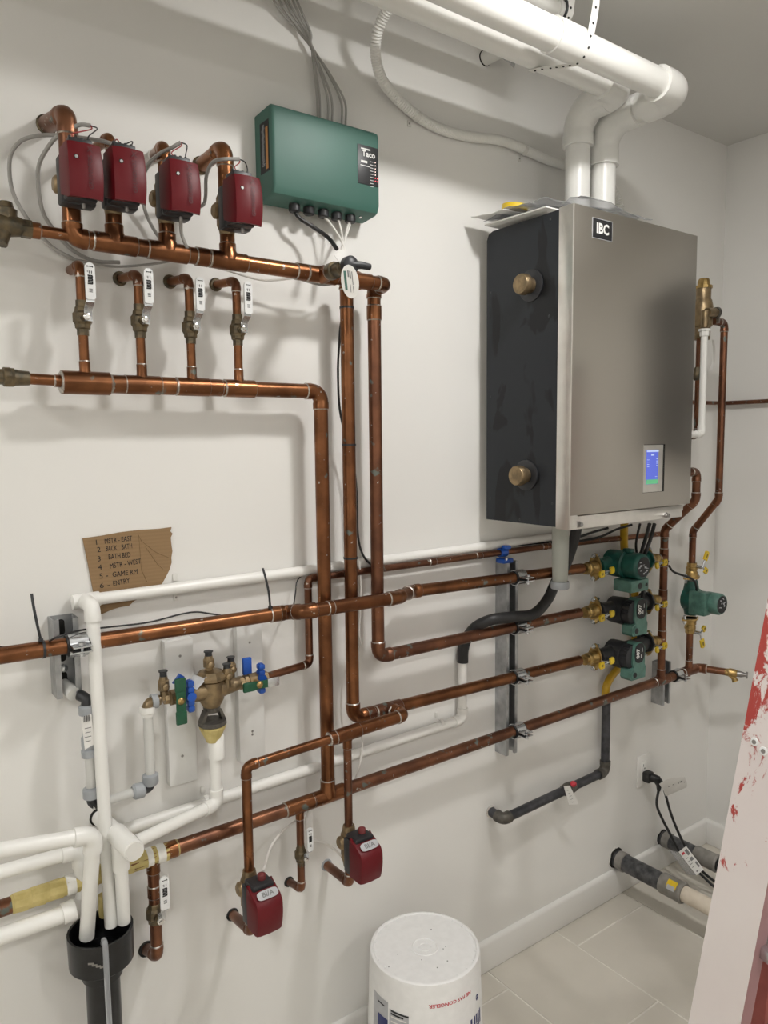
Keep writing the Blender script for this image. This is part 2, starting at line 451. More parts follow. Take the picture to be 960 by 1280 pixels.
def sleeve(parent, name, P, d, r, L, mats, k=1.13, ring=True):
    d = V(d).normalized(); mb = MB(); P = V(P)
    mb.tube([P - d * L / 2, P + d * L / 2], r * k, 18, 0)
    if ring:
        for s in (-1, 1): mb.tube([P + d * s * (L / 2 - 0.0008), P + d * s * (L / 2 + 0.0013)], [r * (k + 0.02), r * 1.03], 18, 1)
    return obj(name, mb, mats, parent)
def tee(parent, P, dm, db, r, rb, mats, L=None, Lb=None, k=1.13):
    P = V(P); dm = V(dm).normalized(); db = V(db).normalized(); L = L or r * 4.4; Lb = Lb or r * 1.1 + rb * 1.4
    mb = MB(); mb.tube([P - dm * L / 2, P + dm * L / 2], r * k, 18, 0)
    mb.tube([P, P + db * (r * 0.9), P + db * (r * 1.25), P + db * Lb], [rb * 1.35, rb * 1.3, rb * k, rb * k], 18, 0)
    if k < 1.2:
        for s in (-1, 1): mb.tube([P + dm * s * (L / 2 - 0.0008), P + dm * s * (L / 2 + 0.0013)], [r * (k + 0.02), r * 1.03], 18, 1)
        mb.tube([P + db * (Lb - 0.0008), P + db * (Lb + 0.0013)], [rb * (k + 0.02), rb * 1.03], 18, 1)
    return obj('tee', mb, mats, parent)
CU = [COPPER, SOLDER]; CU2 = [COPPER2, SOLDER]; PV = [PVC, PVCD]
def run(parent, pts, r, mats=CU, style='copper', rs=None, R=None, elbow_mats=None, bends=None):
    """straight pipes with an elbow at each inner corner"""
    pts = [V(p) for p in pts]; n = len(pts); rs = rs or [r] * (n - 1)
    tr = [0] * n; hubs = [0] * n
    for i in range(1, n - 1):
        d1 = (pts[i] - pts[i - 1]).normalized(); d2 = (pts[i + 1] - pts[i]).normalized()
        rr = max(rs[i - 1], rs[i]); s = min((pts[i] - pts[i - 1]).length, (pts[i + 1] - pts[i]).length)
        hub = rr * (1.0 if style == 'copper' else 1.2)
        Re = R or rr * 1.45; th = d1.angle(d2)
        if th < 1e-3: continue
        full = trim_len(th, Re * (1.6 if th < math.radians(60) else 1)) + hub
        if bends: Re = bends[i - 1][0]; hub = bends[i - 1][1]
        elif full > s * 0.5: q = s * 0.5 / full; Re *= q; hub *= q
        mb, T = elbow_mb(pts[i], d1, d2, rr, style, Re, hub)
        obj('elbow', mb, elbow_mats or mats, parent); tr[i] = T
    for i in range(n - 1):
        d = (pts[i + 1] - pts[i]); L = d.length; d.normalize()
        a = pts[i] + d * tr[i]; b = pts[i + 1] - d * tr[i + 1]
        if (b - a).length > 0.004 and (b - a).dot(d) > 0:
            mb = MB(); mb.tube([a, b], rs[i], 18, 0); obj('pipe', mb, mats, parent)
def cable(name, pts, r, m, label, cat='cable', group=None, n=8, parent=None):
    mb = MB(); mb.tube(smooth(pts, 6), r, n)
    if parent: return obj(name, mb, m, parent)
    return single(name, mb, m, label, cat, group)
def wall_collar(parent, P, r, mats, name='wall_collar', nrm=V((0, -1, 0))):
    mb = MB(); mb.lathe(V(P) - nrm * 0.002, nrm, [(0, r * 1.32), (0.004, r * 1.30), (0.006, r * 1.08)], 18)
    return obj(name, mb, mats, parent)

# ------------------------------------------------------------------ the room
XR, ZC, XL, YF = 2.42, 2.395, -1.8, -3.4
def slab(c, s): return MB().box(c, s)
struct('wall_back', slab(((XL + XR) / 2, 0.05, ZC / 2), (XR - XL + 0.2, 0.1, ZC)), WALL)
struct('wall_right', slab((XR + 0.05, YF / 2, ZC / 2), (0.1, -YF, ZC)), WALL)
struct('wall_left', slab((XL - 0.05, YF / 2, ZC / 2), (0.1, -YF, ZC)), WALL)
struct('wall_front', slab(((XL + XR) / 2, YF - 0.05, ZC / 2), (XR - XL + 0.2, 0.1, ZC)), WALL)
struct('ceiling', slab(((XL + XR) / 2, YF / 2, ZC + 0.05), (XR - XL + 0.2, -YF + 0.2, 0.1)), CEIL)
flo = struct('floor', slab(((XL + XR) / 2, YF / 2, -0.0513), (XR - XL + 0.2, -YF + 0.2, 0.1)), GROUT)
# tiles: running bond, 0.27-0.32 m wide columns as they lie
g = 0.0022
cols = [(XL, -1.665)] + [(-1.665, -1.365)] + [(-1.365, -1.065), (-1.065, -0.765), (-0.765, -0.465), (-0.465, -0.165), (-0.165, 0.135), (0.135, 0.435), (0.435, 0.735), (0.735, 1.035), (1.035, 1.335), (1.335, 1.612), (1.612, 1.926), (1.926, 2.226), (2.226, 2.42)]
for ci, (a, b) in enumerate(cols, start=-1):
    st = -0.352 if 1.3 < a < 1.5 or (ci % 2 == 0) else -0.09
    if 1.6 < a < 1.7 or 1.0 < a < 1.1: st = -0.09
    if a > 1.9: st = -0.352
    ys = [0.0, st]
    while ys[-1] > YF: ys.append(max(YF, ys[-1] - 0.60))
    for y0, y1 in zip(ys, ys[1:]):
        if y0 - y1 < 0.02: continue
        mb = MB().box(((a + b) / 2, (y0 + y1) / 2, -0.004), (b - a - 2 * g, y0 - y1 - 2 * g, 0.008 + random.uniform(-0.0004, 0.0002)), 0.0008, seg=1)
        obj('tile', mb, TILE, flo)
def bb_profile(axis):
    prof = [(0, 0.0015), (0.012, 0.0015), (0.013, 0.004), (0.013, 0.078), (0.011, 0.083), (0.006, 0.087), (0, 0.0875)]
    if axis == 'x': return MB().prism([V((XL, -p, z)) for p, z in prof], (XR - XL, 0, 0))
    if axis == 'r': return MB().prism([V((XR - p, 0, z)) for p, z in prof], (0, YF, 0))
    if axis == 'l': return MB().prism([V((XL + p, 0, z)) for p, z in prof], (0, YF, 0))
    return MB().prism([V((XL, YF + p, z)) for p, z in prof], (XR - XL, 0, 0))
struct('baseboard_back', bb_profile('x'), TRIM)
struct('baseboard_right', bb_profile('r'), TRIM)
struct('baseboard_left', bb_profile('l'), TRIM)
struct('baseboard_front', bb_profile('f'), TRIM)
# the room's recessed lights, all above or behind the frame
lr = DOWNLIGHT_R
wh = ['over the pipe wall, nearest the boiler', 'over the pipe wall, left of the other', 'far from the pipe wall, right', 'far from the pipe wall, left']
pl = None
for k, (lx, ly_) in enumerate(DOWNLIGHTS):
    lab = 'round recessed ceiling light ' + wh[k]
    if pl is None:
        pl = thing('recessed_light', lab, 'light', (lx, ly_, ZC), 'recessed ceiling lights')
        obj('trim_ring', MB().lathe((lx, ly_, ZC), (0, 0, -1), [(0, lr + 0.02), (0.004, lr + 0.018), (0.006, lr + 0.004)], 32), LENS, pl)
        obj('lens', MB().lathe((lx, ly_, ZC - 0.0062), (0, 0, -1), [(0, lr), (0.002, lr)], 32), DIFFUSER, pl)
    else: dup(pl, (lx, ly_, ZC), lab)

# ------------------------------------------------------------------ copper manifolds and mains
RM, RS, RD = 0.0143, 0.0111, 0.0080
OM = 0.105; OS = 0.062
# upper manifold
A = w(91, 297, OM); Bt = w(90.5, 262, OM); Bt.x = A.x
X2 = w(467.5, 376, OS).x
E1 = w(479.5, 355.5, OM); E1.x = X2
zc = w(467.5, 364, OS).z
E1.z = w(479.5, 355.5, OM).z
upper = thing('copper_manifold', 'upper copper manifold below the four dark red zone boxes', 'pipe', (A.x, -OM, A.z - 0.03))
run(upper, [Bt, A, E1, V((X2, -OS, E1.z)), V((X2, -OS, E1.z - 0.06))], RM)
dM = (E1 - A).normalized()
def onM(px):   # point on the upper manifold at photo column px
    best = None
    for i in range(2001):
        p = A.lerp(E1, i / 2000); v = p - CAM
        x = 480 + FPX * v.dot(RT) / v.dot(F)
        if best is None or abs(x - px) < best[0]: best = (abs(x - px), p)
    return best[1]
def online(P, Q, px):
    lo, hi = 0.0, 1.0
    for _ in range(40):
        mid = (lo + hi) / 2; v = P.lerp(Q, mid) - CAM; x = 480 + FPX * v.dot(RT) / v.dot(F)
        if x < px: lo = mid
        else: hi = mid
    return P.lerp(Q, (lo + hi) / 2)
ZX = [90.5, 140.5, 209, 284.5]   # zone pipe columns
zp = [A] + [online(A, E1, x) for x in (143.5, 209.5, 285)]
for p in zp[1:]: tee(upper, p, dM, (0, 0, 1), RM, RM * 0.93, CU, L=0.07, Lb=0.030)
sleeve(upper, 'coupling', online(A, E1, 252), dM, RM, 0.022, CU)
sleeve(upper, 'coupling', online(A, E1, 376), dM, RM, 0.022, CU)
# thin feed to the manifold's left end and its drain valve
q0 = w(22, 284, OM); q1 = w(86, 294.5, OM)
mb = MB().tube([q0, q1], RS * 0.82, 16); obj('pipe', mb, CU, upper)
dq = (q1 - q0).normalized()
sleeve(upper, 'coupling', w(43, 288, OM), dq, RS, 0.016, CU)
t = thing('drain_valve', 'tarnished brass drain valve on the upper manifold at the left edge', 'valve', w(10, 290, OM))
mb = MB(); c = w(8, 279, OM)
mb.tube([w(30, 285.5, OM), w(14, 282, OM), w(-14, 277, OM)], [0.013, 0.0175, 0.0165], 12)
mb.tube([c, c + V((0, 0, 0.020)), c + V((0, 0, 0.0225)), c + V((0, 0, 0.031))], [0.015, 0.0165, 0.012, 0.010], 10)
mb.tube([c, c + V((-0.008, -0.002, -0.022)), c + V((-0.012, -0.004, -0.032))], [0.013, 0.011, 0.0115], 12)
obj('body', mb, BRASSD, t)
mb = MB().lathe(w(33, 286.5, OM), dq, [(-0.007, 0.0145), (0.007, 0.0145)], 6); obj('union_nut', mb, BRASSD, t)
# tee pointing into the room near the manifold's end, carrying a purge valve with a black knob
pt = online(A, E1, 402)
tee(upper, pt, dM, (0, -1, 0), RM, RM * 0.9, CU, L=0.065, Lb=0.03)
t = thing('purge_valve', 'black T-knob valve in front of the upper manifold behind an oval tag', 'valve', pt + V((0, -0.06, 0)))
obj('body', MB().lathe(pt, (0, -1, 0), [(0.028, 0.0135), (0.034, 0.0165), (0.050, 0.0165), (0.052, 0.013), (0.075, 0.013), (0.077, 0.010), (0.09, 0.010)], 14), BRASSD, t)
kc = pt + V((0, -0.09, 0))
obj('knob', MB().lathe(kc, (0, -1, 0), [(0, 0.012), (0.003, 0.0165), (0.016, 0.0165), (0.019, 0.013), (0.022, 0.006)], 18), BLACKP, t)
mb = MB(); mb.tube([kc + V((0, -0.014, 0)), kc + V((0.022, -0.018, 0.001)), kc + V((0.040, -0.018, 0.0))], [0.0085, 0.0070, 0.0062], 12)
obj('lever', mb, BLACKP, t)
# paper tags hanging off the valve
tg = w(437.5, 352, 0.215); tm = MB()
nx = V((0.86, -0.5, 0)).normalized(); nz = V((-0.18, -0.1, 1)).normalized()
tm.prism([tg + nx * 0.0165 * math.cos(a) + nz * 0.030 * math.sin(a) for a in [2 * math.pi * i / 24 for i in range(24)]], nx.cross(nz) * 0.0006)
t2 = thing('oval_tag', 'white oval paper tag hanging from the black-knobbed valve', 'tag', tg + V((0, 0, -0.03)))
obj('card', tm, PAPER, t2)
tm = MB(); ml = MB()
fn = nx.cross(nz)
for (u, v_, sx, sz, k) in ((-0.008, 0.002, 0.0022, 0.017, 0), (-0.002, 0.014, 0.0012, 0.006, 1), (0.0015, 0.012, 0.0012, 0.007, 1), (0.005, 0.006, 0.0007, 0.012, 1), (0.0, -0.012, 0.0006, 0.007, 1), (0.005, -0.014, 0.0006, 0.006, 1)):
    P = tg + nx * u + nz * v_ + fn * 0.0009
    ml.prism([P - nx * sx - nz * sz, P + nx * sx - nz * sz, P + nx * sx + nz * sz, P - nx * sx + nz * sz], fn * 0.0001, k)
obj('printing', ml, [GREENL, INKG], t2)
P0 = w(424, 318, 0.195); m2 = MB()
m2.prism([w(417.5, 319, 0.19), w(424, 312, 0.19), w(431, 313, 0.19), w(436, 330, 0.19), w(426, 331, 0.19)], (0.0004, -0.0006, 0))
obj('string_patch', m2, PAPER, t2)

# main that drops from the upper manifold to the middle pump
S2a = w(475, 820.5, OS); S2a.x = X2
S2b = w(724, 766, OS)
S2a.z = w(475, 820.5, OS).z
main2 = thing('copper_main', 'copper pipe dropping from the manifold end and running to the middle green pump', 'pipe', (X2, -OS, S2a.z))
run(main2, [V((X2, -OS, E1.z - 0.058)), S2a, S2b], RM, CU2)
sleeve(main2, 'coupling', V((X2, -OS, E1.z - 0.052)), (0, 0, 1), RM, 0.03, CU)
# main from manifold tee to the lowest pump
X3 = w(434, 420, OS).x
pm = online(A, E1, 449)
pm = A + dM * ((X3 - A.x) / dM.x)
tee(upper, pm, dM, (0, 1, 0), RM, RM * 0.98, CU, L=0.06, Lb=0.02)
S3a = w(443, 897, OS); S3a.x = X3
S3b = w(724, 825.5, OS)
main3 = thing('copper_main', 'copper pipe dropping behind the oval tag and running to the lowest green pump', 'pipe', (X3, -OS, S3a.z))
run(main3, [V((X3, pm.y + 0.02, pm.z)), V((X3, -OS, pm.z)), S3a, S3b], RM, CU)
d3 = (S3b - S3a).normalized()
p3 = online(S3a, S3b, 485)
tee(main3, p3, d3, (0, -1, 0), RM, RM * 0.9, CU2, L=0.07, Lb=0.022)
sleeve(main3, 'coupling', online(S3a, S3b, 462), d3, RM, 0.02, CU2)
# lower manifold and its drop
B0 = w(84, 478, OS); X1 = w(403, 610, OS).x
B1 = V((X1, -OS, w(401, 489.5, OS).z)); lower = thing('copper_manifold', 'lower copper manifold fed by the four white-levered ball valves', 'pipe', (B0.x, -OS, B0.z))
B2 = w(410, 988, OS); B2.x = X1
run(lower, [B0, B1, V((X1, -OS, B2.z))], RM * 1.02)
dB = (B1 - B0).normalized()
dropx = [107, 178, 240.5, 299]
bp = [online(B0, B1, x) for x in dropx]
for i, p in enumerate(bp):
    pr = RM * (1.22 if i == 0 else 1.04)
    tee(lower, p, dB, (0, 0, 1), pr, RD, CU, L=[0.078, 0.062, 0.062, 0.062][i], Lb=0.036)
for x in (149, 209, 268): sleeve(lower, 'coupling', online(B0, B1, x), dB, RM, 0.026, CU, k=1.12)
r0 = w(30, 473, OS); r1 = w(90, 477, OS)
obj('pipe', MB().tube([r0, r1], RD * 1.15, 16), CU, lower)
sleeve(lower, 'reducer', w(75, 476.2, OS), dB, RD * 1.15, 0.018, CU)
t = thing('union', 'tarnished brass union on the lower manifold at the left edge', 'fitting', w(8, 472, OS))
mb = MB().lathe(w(-8, 470.5, OS), dB, [(0, 0.012), (0.012, 0.0125), (0.014, 0.0155), (0.024, 0.0155), (0.0255, 0.013), (0.034, 0.0125)], 16)
obj('body', mb, BRASSD, t)
obj('union_nut', MB().lathe(w(11, 471.8, OS), dB, [(-0.006, 0.0165), (0.007, 0.0165)], 6), BRASSD, t)
obj('nipple', MB().lathe(w(16, 472.2, OS), dB, [(0.0, 0.0135), (0.010, 0.0125), (0.024, 0.0115)], 14), BRASSD, t)

# ---------------- ball valve prototype: axis +z, stem towards the room
def marks(mb, c, xd, yd, length, wd, seed, mi=0):
    """illegible vertical print on a grip"""
    rnd = random.Random(seed); xd = V(xd); yd = V(yd); nn = V((0, -1, 0)) * 0.0002; c = V(c)
    def q(u, v_, a, b): mb.prism([c + xd * (u - a) + yd * (v_ - b), c + xd * (u + a) + yd * (v_ - b), c + xd * (u + a) + yd * (v_ + b), c + xd * (u - a) + yd * (v_ + b)], nn, mi)
    q(0, length * 0.46, wd * 0.28, 0.0006); q(-wd * 0.28, length * 0.46, 0.0005, 0.0016); q(wd * 0.28, length * 0.46, 0.0005, 0.0016)
    for k in range(2): q(-wd * 0.1 + k * wd * 0.25, length * 0.28, 0.0006, 0.0022)
    q(-wd * 0.28, length * 0.30, 0.0004, 0.0015)
    for k in range(6): q(rnd.uniform(-0.05, 0.05) * wd, length * (0.17 - 0.052 * k), wd * 0.26, 0.0011); 
    for k in range(5): q((-0.2 if k % 2 else 0.2) * wd, length * (0.14 - 0.052 * k), wd * 0.07, 0.0013)
    for k in range(3): q(0, length * (-0.26 - 0.045 * k), wd * 0.18, 0.0005)
def ball_valve(c, label, s=1.0, group='white lever ball valves', lean=0.0):
    c = V(c); t = thing('ball_valve', label, 'valve', c, group)
    mb = MB().lathe(c, (0, 0, 1), [(-0.030 * s, 0.0098 * s), (-0.020 * s, 0.0100 * s), (-0.018 * s, 0.0125 * s), (-0.012 * s, 0.0130 * s), (-0.008 * s, 0.0158 * s), (0.006 * s, 0.0158 * s), (0.010 * s, 0.0125 * s), (0.016 * s, 0.0115 * s), (0.018 * s, 0.0100 * s), (0.028 * s, 0.0098 * s)], 8)
    mb.tube([c + V((0, 0, -0.002 * s)), c + V((0, -0.020 * s, -0.002 * s))], 0.0072 * s, 10)
    obj('body', mb, BRASSD, t, sharp=25)
    lv = MB(); y0 = -0.024 * s
    prof = [(0.002, -0.008), (0.002, 0.008), (0.0, 0.011), (-0.014, 0.020), (-0.015, 0.076)]
    pts = []
    P = [[c + V((0.004 * s + sx * 0.0066 * s, y0 + a * s, b * s)) for sx in (-1, 1)] for a, b in prof]
    lv.grid(P, 0.0016)
    le = obj('lever', lv, ZINC, t)
    gy = y0 - 0.015 * s; gx0 = 0.005 * s
    gm = MB(); n = 10; hw = 0.0078 * s; z0 = 0.024 * s; z1 = 0.083 * s
    poly = [c + V((gx0 - hw, gy - 0.0018, z0 + 0.003)), c + V((gx0 - hw + 0.003, gy - 0.0018, z0)), c + V((gx0 + hw - 0.003, gy - 0.0018, z0)), c + V((gx0 + hw, gy - 0.0018, z0 + 0.003))]
    for i in range(n + 1):
        a = math.pi * i / n; poly.append(c + V((gx0 + hw * math.cos(a), gy - 0.0018, z1 - hw + hw * math.sin(a))))
    gm.prism(poly, (0, 0.0042, 0)); gr = obj('grip', gm, WHITEG, le)
    mk = MB(); marks(mk, c + V((gx0, gy - 0.0020, (z0 + z1) / 2)), (1, 0, 0), (0, 0, 1), 0.050 * s, 0.0150 * s, 3)
    obj('printing', mk, INK, le)
    obj('stem_nut', MB().lathe(c + V((0, y0 - 0.001, -0.002 * s)), (0, -1, 0), [(0, 0.0062 * s), (0.004 * s, 0.0062 * s), (0.005 * s, 0.0035 * s), (0.008 * s, 0.0035 * s)], 6), CHROME, t)
    return t
vlab = ['leftmost of the four ball valves between the upper and lower manifold', 'second from left of the four ball valves between the manifolds',
        'third from left of the four ball valves between the manifolds', 'rightmost of the four ball valves between the manifolds']
topy = [331, 343, 347, 351]; vy = [397, 401, 409, 412]; topx = [101, 173.5, 235, 294]; vx = [104, 176, 238, 297]
proto = None
for i in range(4):
    p = bp[i]; top = w(topx[i], topy[i], OS); top.x = p.x
    vc = w(vx[i], vy[i], OS); vc.x = p.x; vc.y = -OS
    lab = ['leftmost', 'second', 'third', 'rightmost'][i]
    t = thing('zone_return_pipe', f'thin copper drop of the {lab} ball valve turning into the wall'.replace('the second', 'the second-from-left').replace('the third', 'the third-from-left'), 'pipe', (p.x, -OS, p.z))
    run(t, [V((p.x, -OS, vc.z - 0.02)), V((p.x, -OS, p.z + 0.026))], RD)
    wx_ = [0, -0.012, -0.012, -0.014][i]
    run(t, [V((p.x, -OS, vc.z + 0.02)), top, V((p.x + wx_, 0.0, top.z + 0.002))], RD, elbow_mats=CU2 if i else CU)
    if i: wall_collar(t, (p.x + wx_, 0, top.z + 0.002), RD * 1.25, BRASSD)
    if proto is None: proto = ball_valve(vc, vlab[0])
    else: dup(proto, vc, vlab[i])

# supply main to the top pump, jogging around the three drops
SL = w(-45, 826.5, OS)
s1 = [SL, w(361, 765, OS), w(381, 764.5, 0.108), w(496, 747.2, 0.108), w(514, 739.5, OS), w(727, 710.5, OS)]
main1 = thing('copper_main', 'copper pipe crossing in front of the drops to the top green pump', 'pipe', (s1[1].x, -OS, s1[1].z))
run(main1, s1, RM, CU)
d1_ = (s1[1] - SL).normalized()
sleeve(main1, 'coupling', online(SL, s1[1], 346), d1_, RM, 0.03, CU)
sleeve(main1, 'coupling', online(s1[2], s1[3], 412), (s1[3] - s1[2]), RM, 0.012, CU, k=1.06)

# lowest main
Cq = w(872, 834.5, OS); CL = w(-45, 1152, OS)
CL = w(-45, 1151.5, OS)
main4 = thing('copper_main', 'lowest long copper pipe, taped at its left end, a hose tap at its right end', 'pipe', (1.2, -OS, w(600, 927, OS).z))
mEnd = V((Cq.x + 0.03, -OS - 0.085, Cq.z))
run(main4, [CL, Cq, mEnd], RM * 0.98, CU2, rs=[RM * 0.98, RM * 0.8])
dC = (Cq - CL).normalized()
def C_(px): return online(CL, Cq, px)
pc = C_(410); tee(main4, pc, dC, (0, 0, 1), RM, RM, CU, L=0.08, Lb=0.036)
t190 = C_(191); t374 = C_(374.5)
tee(main4, t374, dC, (0, 0, -1), RM, RD, CU, L=0.07, Lb=0.03)
tee(main4, t190, dC, (0, 0, -1), RM, RS, CU, L=0.09, Lb=0.032)
pr1 = C_(826); pr2 = C_(861)
tee(main4, pr1, dC, (0, 0, 1), RM, RS * 1.05, CU2, L=0.07, Lb=0.036)
tee(main4, pr2, dC, (0, 0, 1), RM, RS * 0.9, CU2, L=0.07, Lb=0.034)
# tape wrapped round its left end
mb = MB()
P = [C_(x) for x in (14, 22, 40, 80, 130, 170, 200, 222)]
mb.tube(P, [RM * 1.04, RM * 1.07, RM * 1.12, RM * 1.10, RM * 1.10, RM * 1.16, RM * 1.16, RM * 1.08], 12)
for k in range(9):
    x = 16 + k * 22; a = C_(x); b = C_(x + 16)
    mb.tube([a + V((0, -0.001, 0.001)), b + V((0.001, 0, -0.001))], [RM * 1.12, RM * 1.20], 9)
obj('tape_wrap', mb, TAPE, main4, 'yellow masking tape wrapped round the pipe')
mb = MB()
for x, sz in ((88, 0.012), (186, 0.009), (200, 0.012)):
    mb = MB(); p = C_(x); mb.tube([p - dC * sz * 1.1, p - dC * sz * 0.6, p + dC * sz * 0.6, p + dC * sz * 1.2], [0.004, RM * 1.24, RM * 1.24, 0.004], 11)
    obj('plaster_smear', mb, PLASTER, main4, 'dried white plaster on the tape')
# hose tap
t = thing('hose_tap', 'brass hose tap with a grey T-handle near the right corner', 'tap', mEnd)
dh = (mEnd - Cq).normalized(); tc = mEnd + dh * 0.01
mb = MB().tube([mEnd - dh * 0.012, mEnd + dh * 0.004, mEnd + dh * 0.006, tc + dh * 0.012, tc + dh * 0.022], [0.011, 0.0125, 0.0145, 0.0135, 0.009], 10)
mb.tube([tc, tc + V((0.004, -0.010, -0.018)), tc + V((0.005, -0.014, -0.026))], [0.0100, 0.0085, 0.0105], 12)
obj('body', mb, BRASS, t)
mb = MB().tube([tc + dh * 0.02, tc + dh * 0.03, tc + dh * 0.048], [0.0105, 0.0105, 0.004], 12)
mb.box(tc + dh * 0.047, (0.006, 0.006, 0.022), 0.002)
obj('handle', mb, SCREWM, t)

# ---------------- drops below the lowest main
def drop(px, py_v, py_e, hpx, hpy, tp, r, rootlab, vlabel, s=1.0):
    t = thing('zone_return_pipe', rootlab, 'pipe', (tp.x, tp.y, tp.z - 0.1))
    e = w(px, py_e, OS); e.x = tp.x; h = w(hpx, hpy, 0); v = w(px, py_v, OS); v.x = tp.x; v.y = -OS
    run(t, [tp + V((0, 0, -0.02)), v + V((0, 0, 0.02 * s))], r, CU2)
    run(t, [v + V((0, 0, -0.02 * s)), e, V((h.x, 0, h.z))], r, CU2)
    wall_collar(t, (h.x, 0, h.z), r * 1.1, HOLE)
    return v
v = drop(191.5, 1141, 1196, 183, 1186, t190, RS, 'copper drop under the taped pipe ending in the wall', '')
ball_valve(v, 'ball valve under the yellow tape, right of the black drain cup', 1.08)
sleeve(main4, 'coupling', v + V((0, 0, 0.042)), (0, 0, 1), RS, 0.022, CU2)
v = drop(374.5, 1068, 1112, 361, 1102, t374, RD, 'thin copper drop between the two lower red boxes', '')
ball_valve(v, 'ball valve between the two lower dark red boxes', 0.86)

# branch feeding the two lower red boxes
OB = 0.115
bE = V((p3.x + 0.004, -OB, w(499, 895.5, OB).z)); bL = w(307.5, 958, OB)
branch = thing('zone_supply_branch', 'copper branch feeding the two lower dark red boxes', 'pipe', (bL.x, -OB, bL.z))
bm_ = bE.lerp(bL, 0.47); zb1 = w(308, 1098, OB); zb1.x = bL.x
run(branch, [V((bE.x, -OS - 0.018, bE.z + 0.003)), bE, bm_], RM * 0.95, CU)
run(branch, [bm_, bL, V((bL.x, -OB, zb1.z - 0.01))], RD * 1.2, CU)
db_ = (bL - bE).normalized()
tb = online(bL, bE, 434)
tee(branch, tb, db_, (0, 0, -1), RM * 0.95, RD * 1.1, CU, L=0.06, Lb=0.032)
sleeve(branch, 'coupling', bm_, db_, RM * 0.9, 0.03, CU)
zb2 = w(435, 1046, OB); zb2.x = tb.x
obj('pipe', MB().tube([tb + V((0, 0, -0.02)), V((tb.x, -OB, zb2.z - 0.01))], RD * 1.1, 16), CU2, branch)

# right side risers
R1a = V((pr1.x, -OS, pr1.z + 0.03)); R1b = V((pr1.x, -OS, w(830, 662, OS).z))
top1 = w(864, 626, 0.155)
R1c = V((R1b.x + 0.012, -0.155, top1.z)); R1d = V((R1c.x, -0.155, w(864, 590, 0.155).z))
riser1 = thing('copper_riser', 'copper riser joining the three pumps and bending up behind the boiler', 'pipe', (R1a.x, -OS, R1a.z))
run(riser1, [R1a, R1b, R1c, R1d, V((R1d.x - 0.09, -0.155, R1d.z))], RS * 1.06, CU2)
pz = [w(828, 697, OS).z, w(827.5, 748, OS).z, w(827, 799, OS).z]
for z in pz:
    tee(riser1, V((R1a.x, -OS, z)), (0, 0, 1), (-1, 0, 0), RS * 1.06, RS, CU2, L=0.055, Lb=0.026)
    obj('pipe', MB().tube([V((R1a.x, -OS, z)), V((R1a.x - 0.05, -OS, z))], RS, 16), CU2, riser1)
R2x = w(864, 690, OS).x; R2x = pr2.x
r2 = [V((R2x, -OS, w(865, 664, OS).z)), None, None]
tp2 = w(897, 624, 0.155)
riser2 = thing('copper_riser', 'rightmost copper riser curving over to the brass backflow valve', 'pipe', (R2x, -OS, r2[0].z))
z2t = w(908, 404, 0.155).z; xx = tp2.x + 0.006
run(riser2, [V((R2x, -OS, w(865, 716, OS).z)), r2[0], V((xx, -0.155, tp2.z)), V((xx, -0.155, z2t)), V((xx - 0.06, -0.155, z2t))], RS * 0.95, CU2)
obj('pipe', MB().tube([V((R2x, -OS, pr2.z + 0.02)), V((R2x, -OS, w(862, 780, OS).z))], RS * 0.95, 16), CU2, riser2)
# thin pipe going round the corner on the right
zt = 1.557
t = thing('wall_pipe', 'thin copper pipe turning the corner onto the right wall', 'pipe', (2.3, -0.02, zt))
run(t, [V((1.72, -0.02, zt)), V((XR - 0.02, -0.02, zt)), V((XR - 0.02, -0.75, zt))], 0.0068, CU2)

# small cold-water line from the backflow preventer
OP = 0.030
k0 = w(329, 847, 0.062); k1 = w(387, 829.5, OP); k2 = V((k1.x, -OP, w(381, 724, OP).z)); k3 = w(690, 682, OP); k4 = w(825, 667.5, OP)
coldline = thing('cold_water_line', 'thin copper line from the backflow preventer running behind the boiler', 'pipe', k1)
run(coldline, [k0, V((k1.x, -OP, k1.z)), k2, k3, k4], RD, CU2)
for x in (540, 598, 680): sleeve(coldline, 'coupling', online(k2, k3, x), k3 - k2, RD, 0.018, CU2)

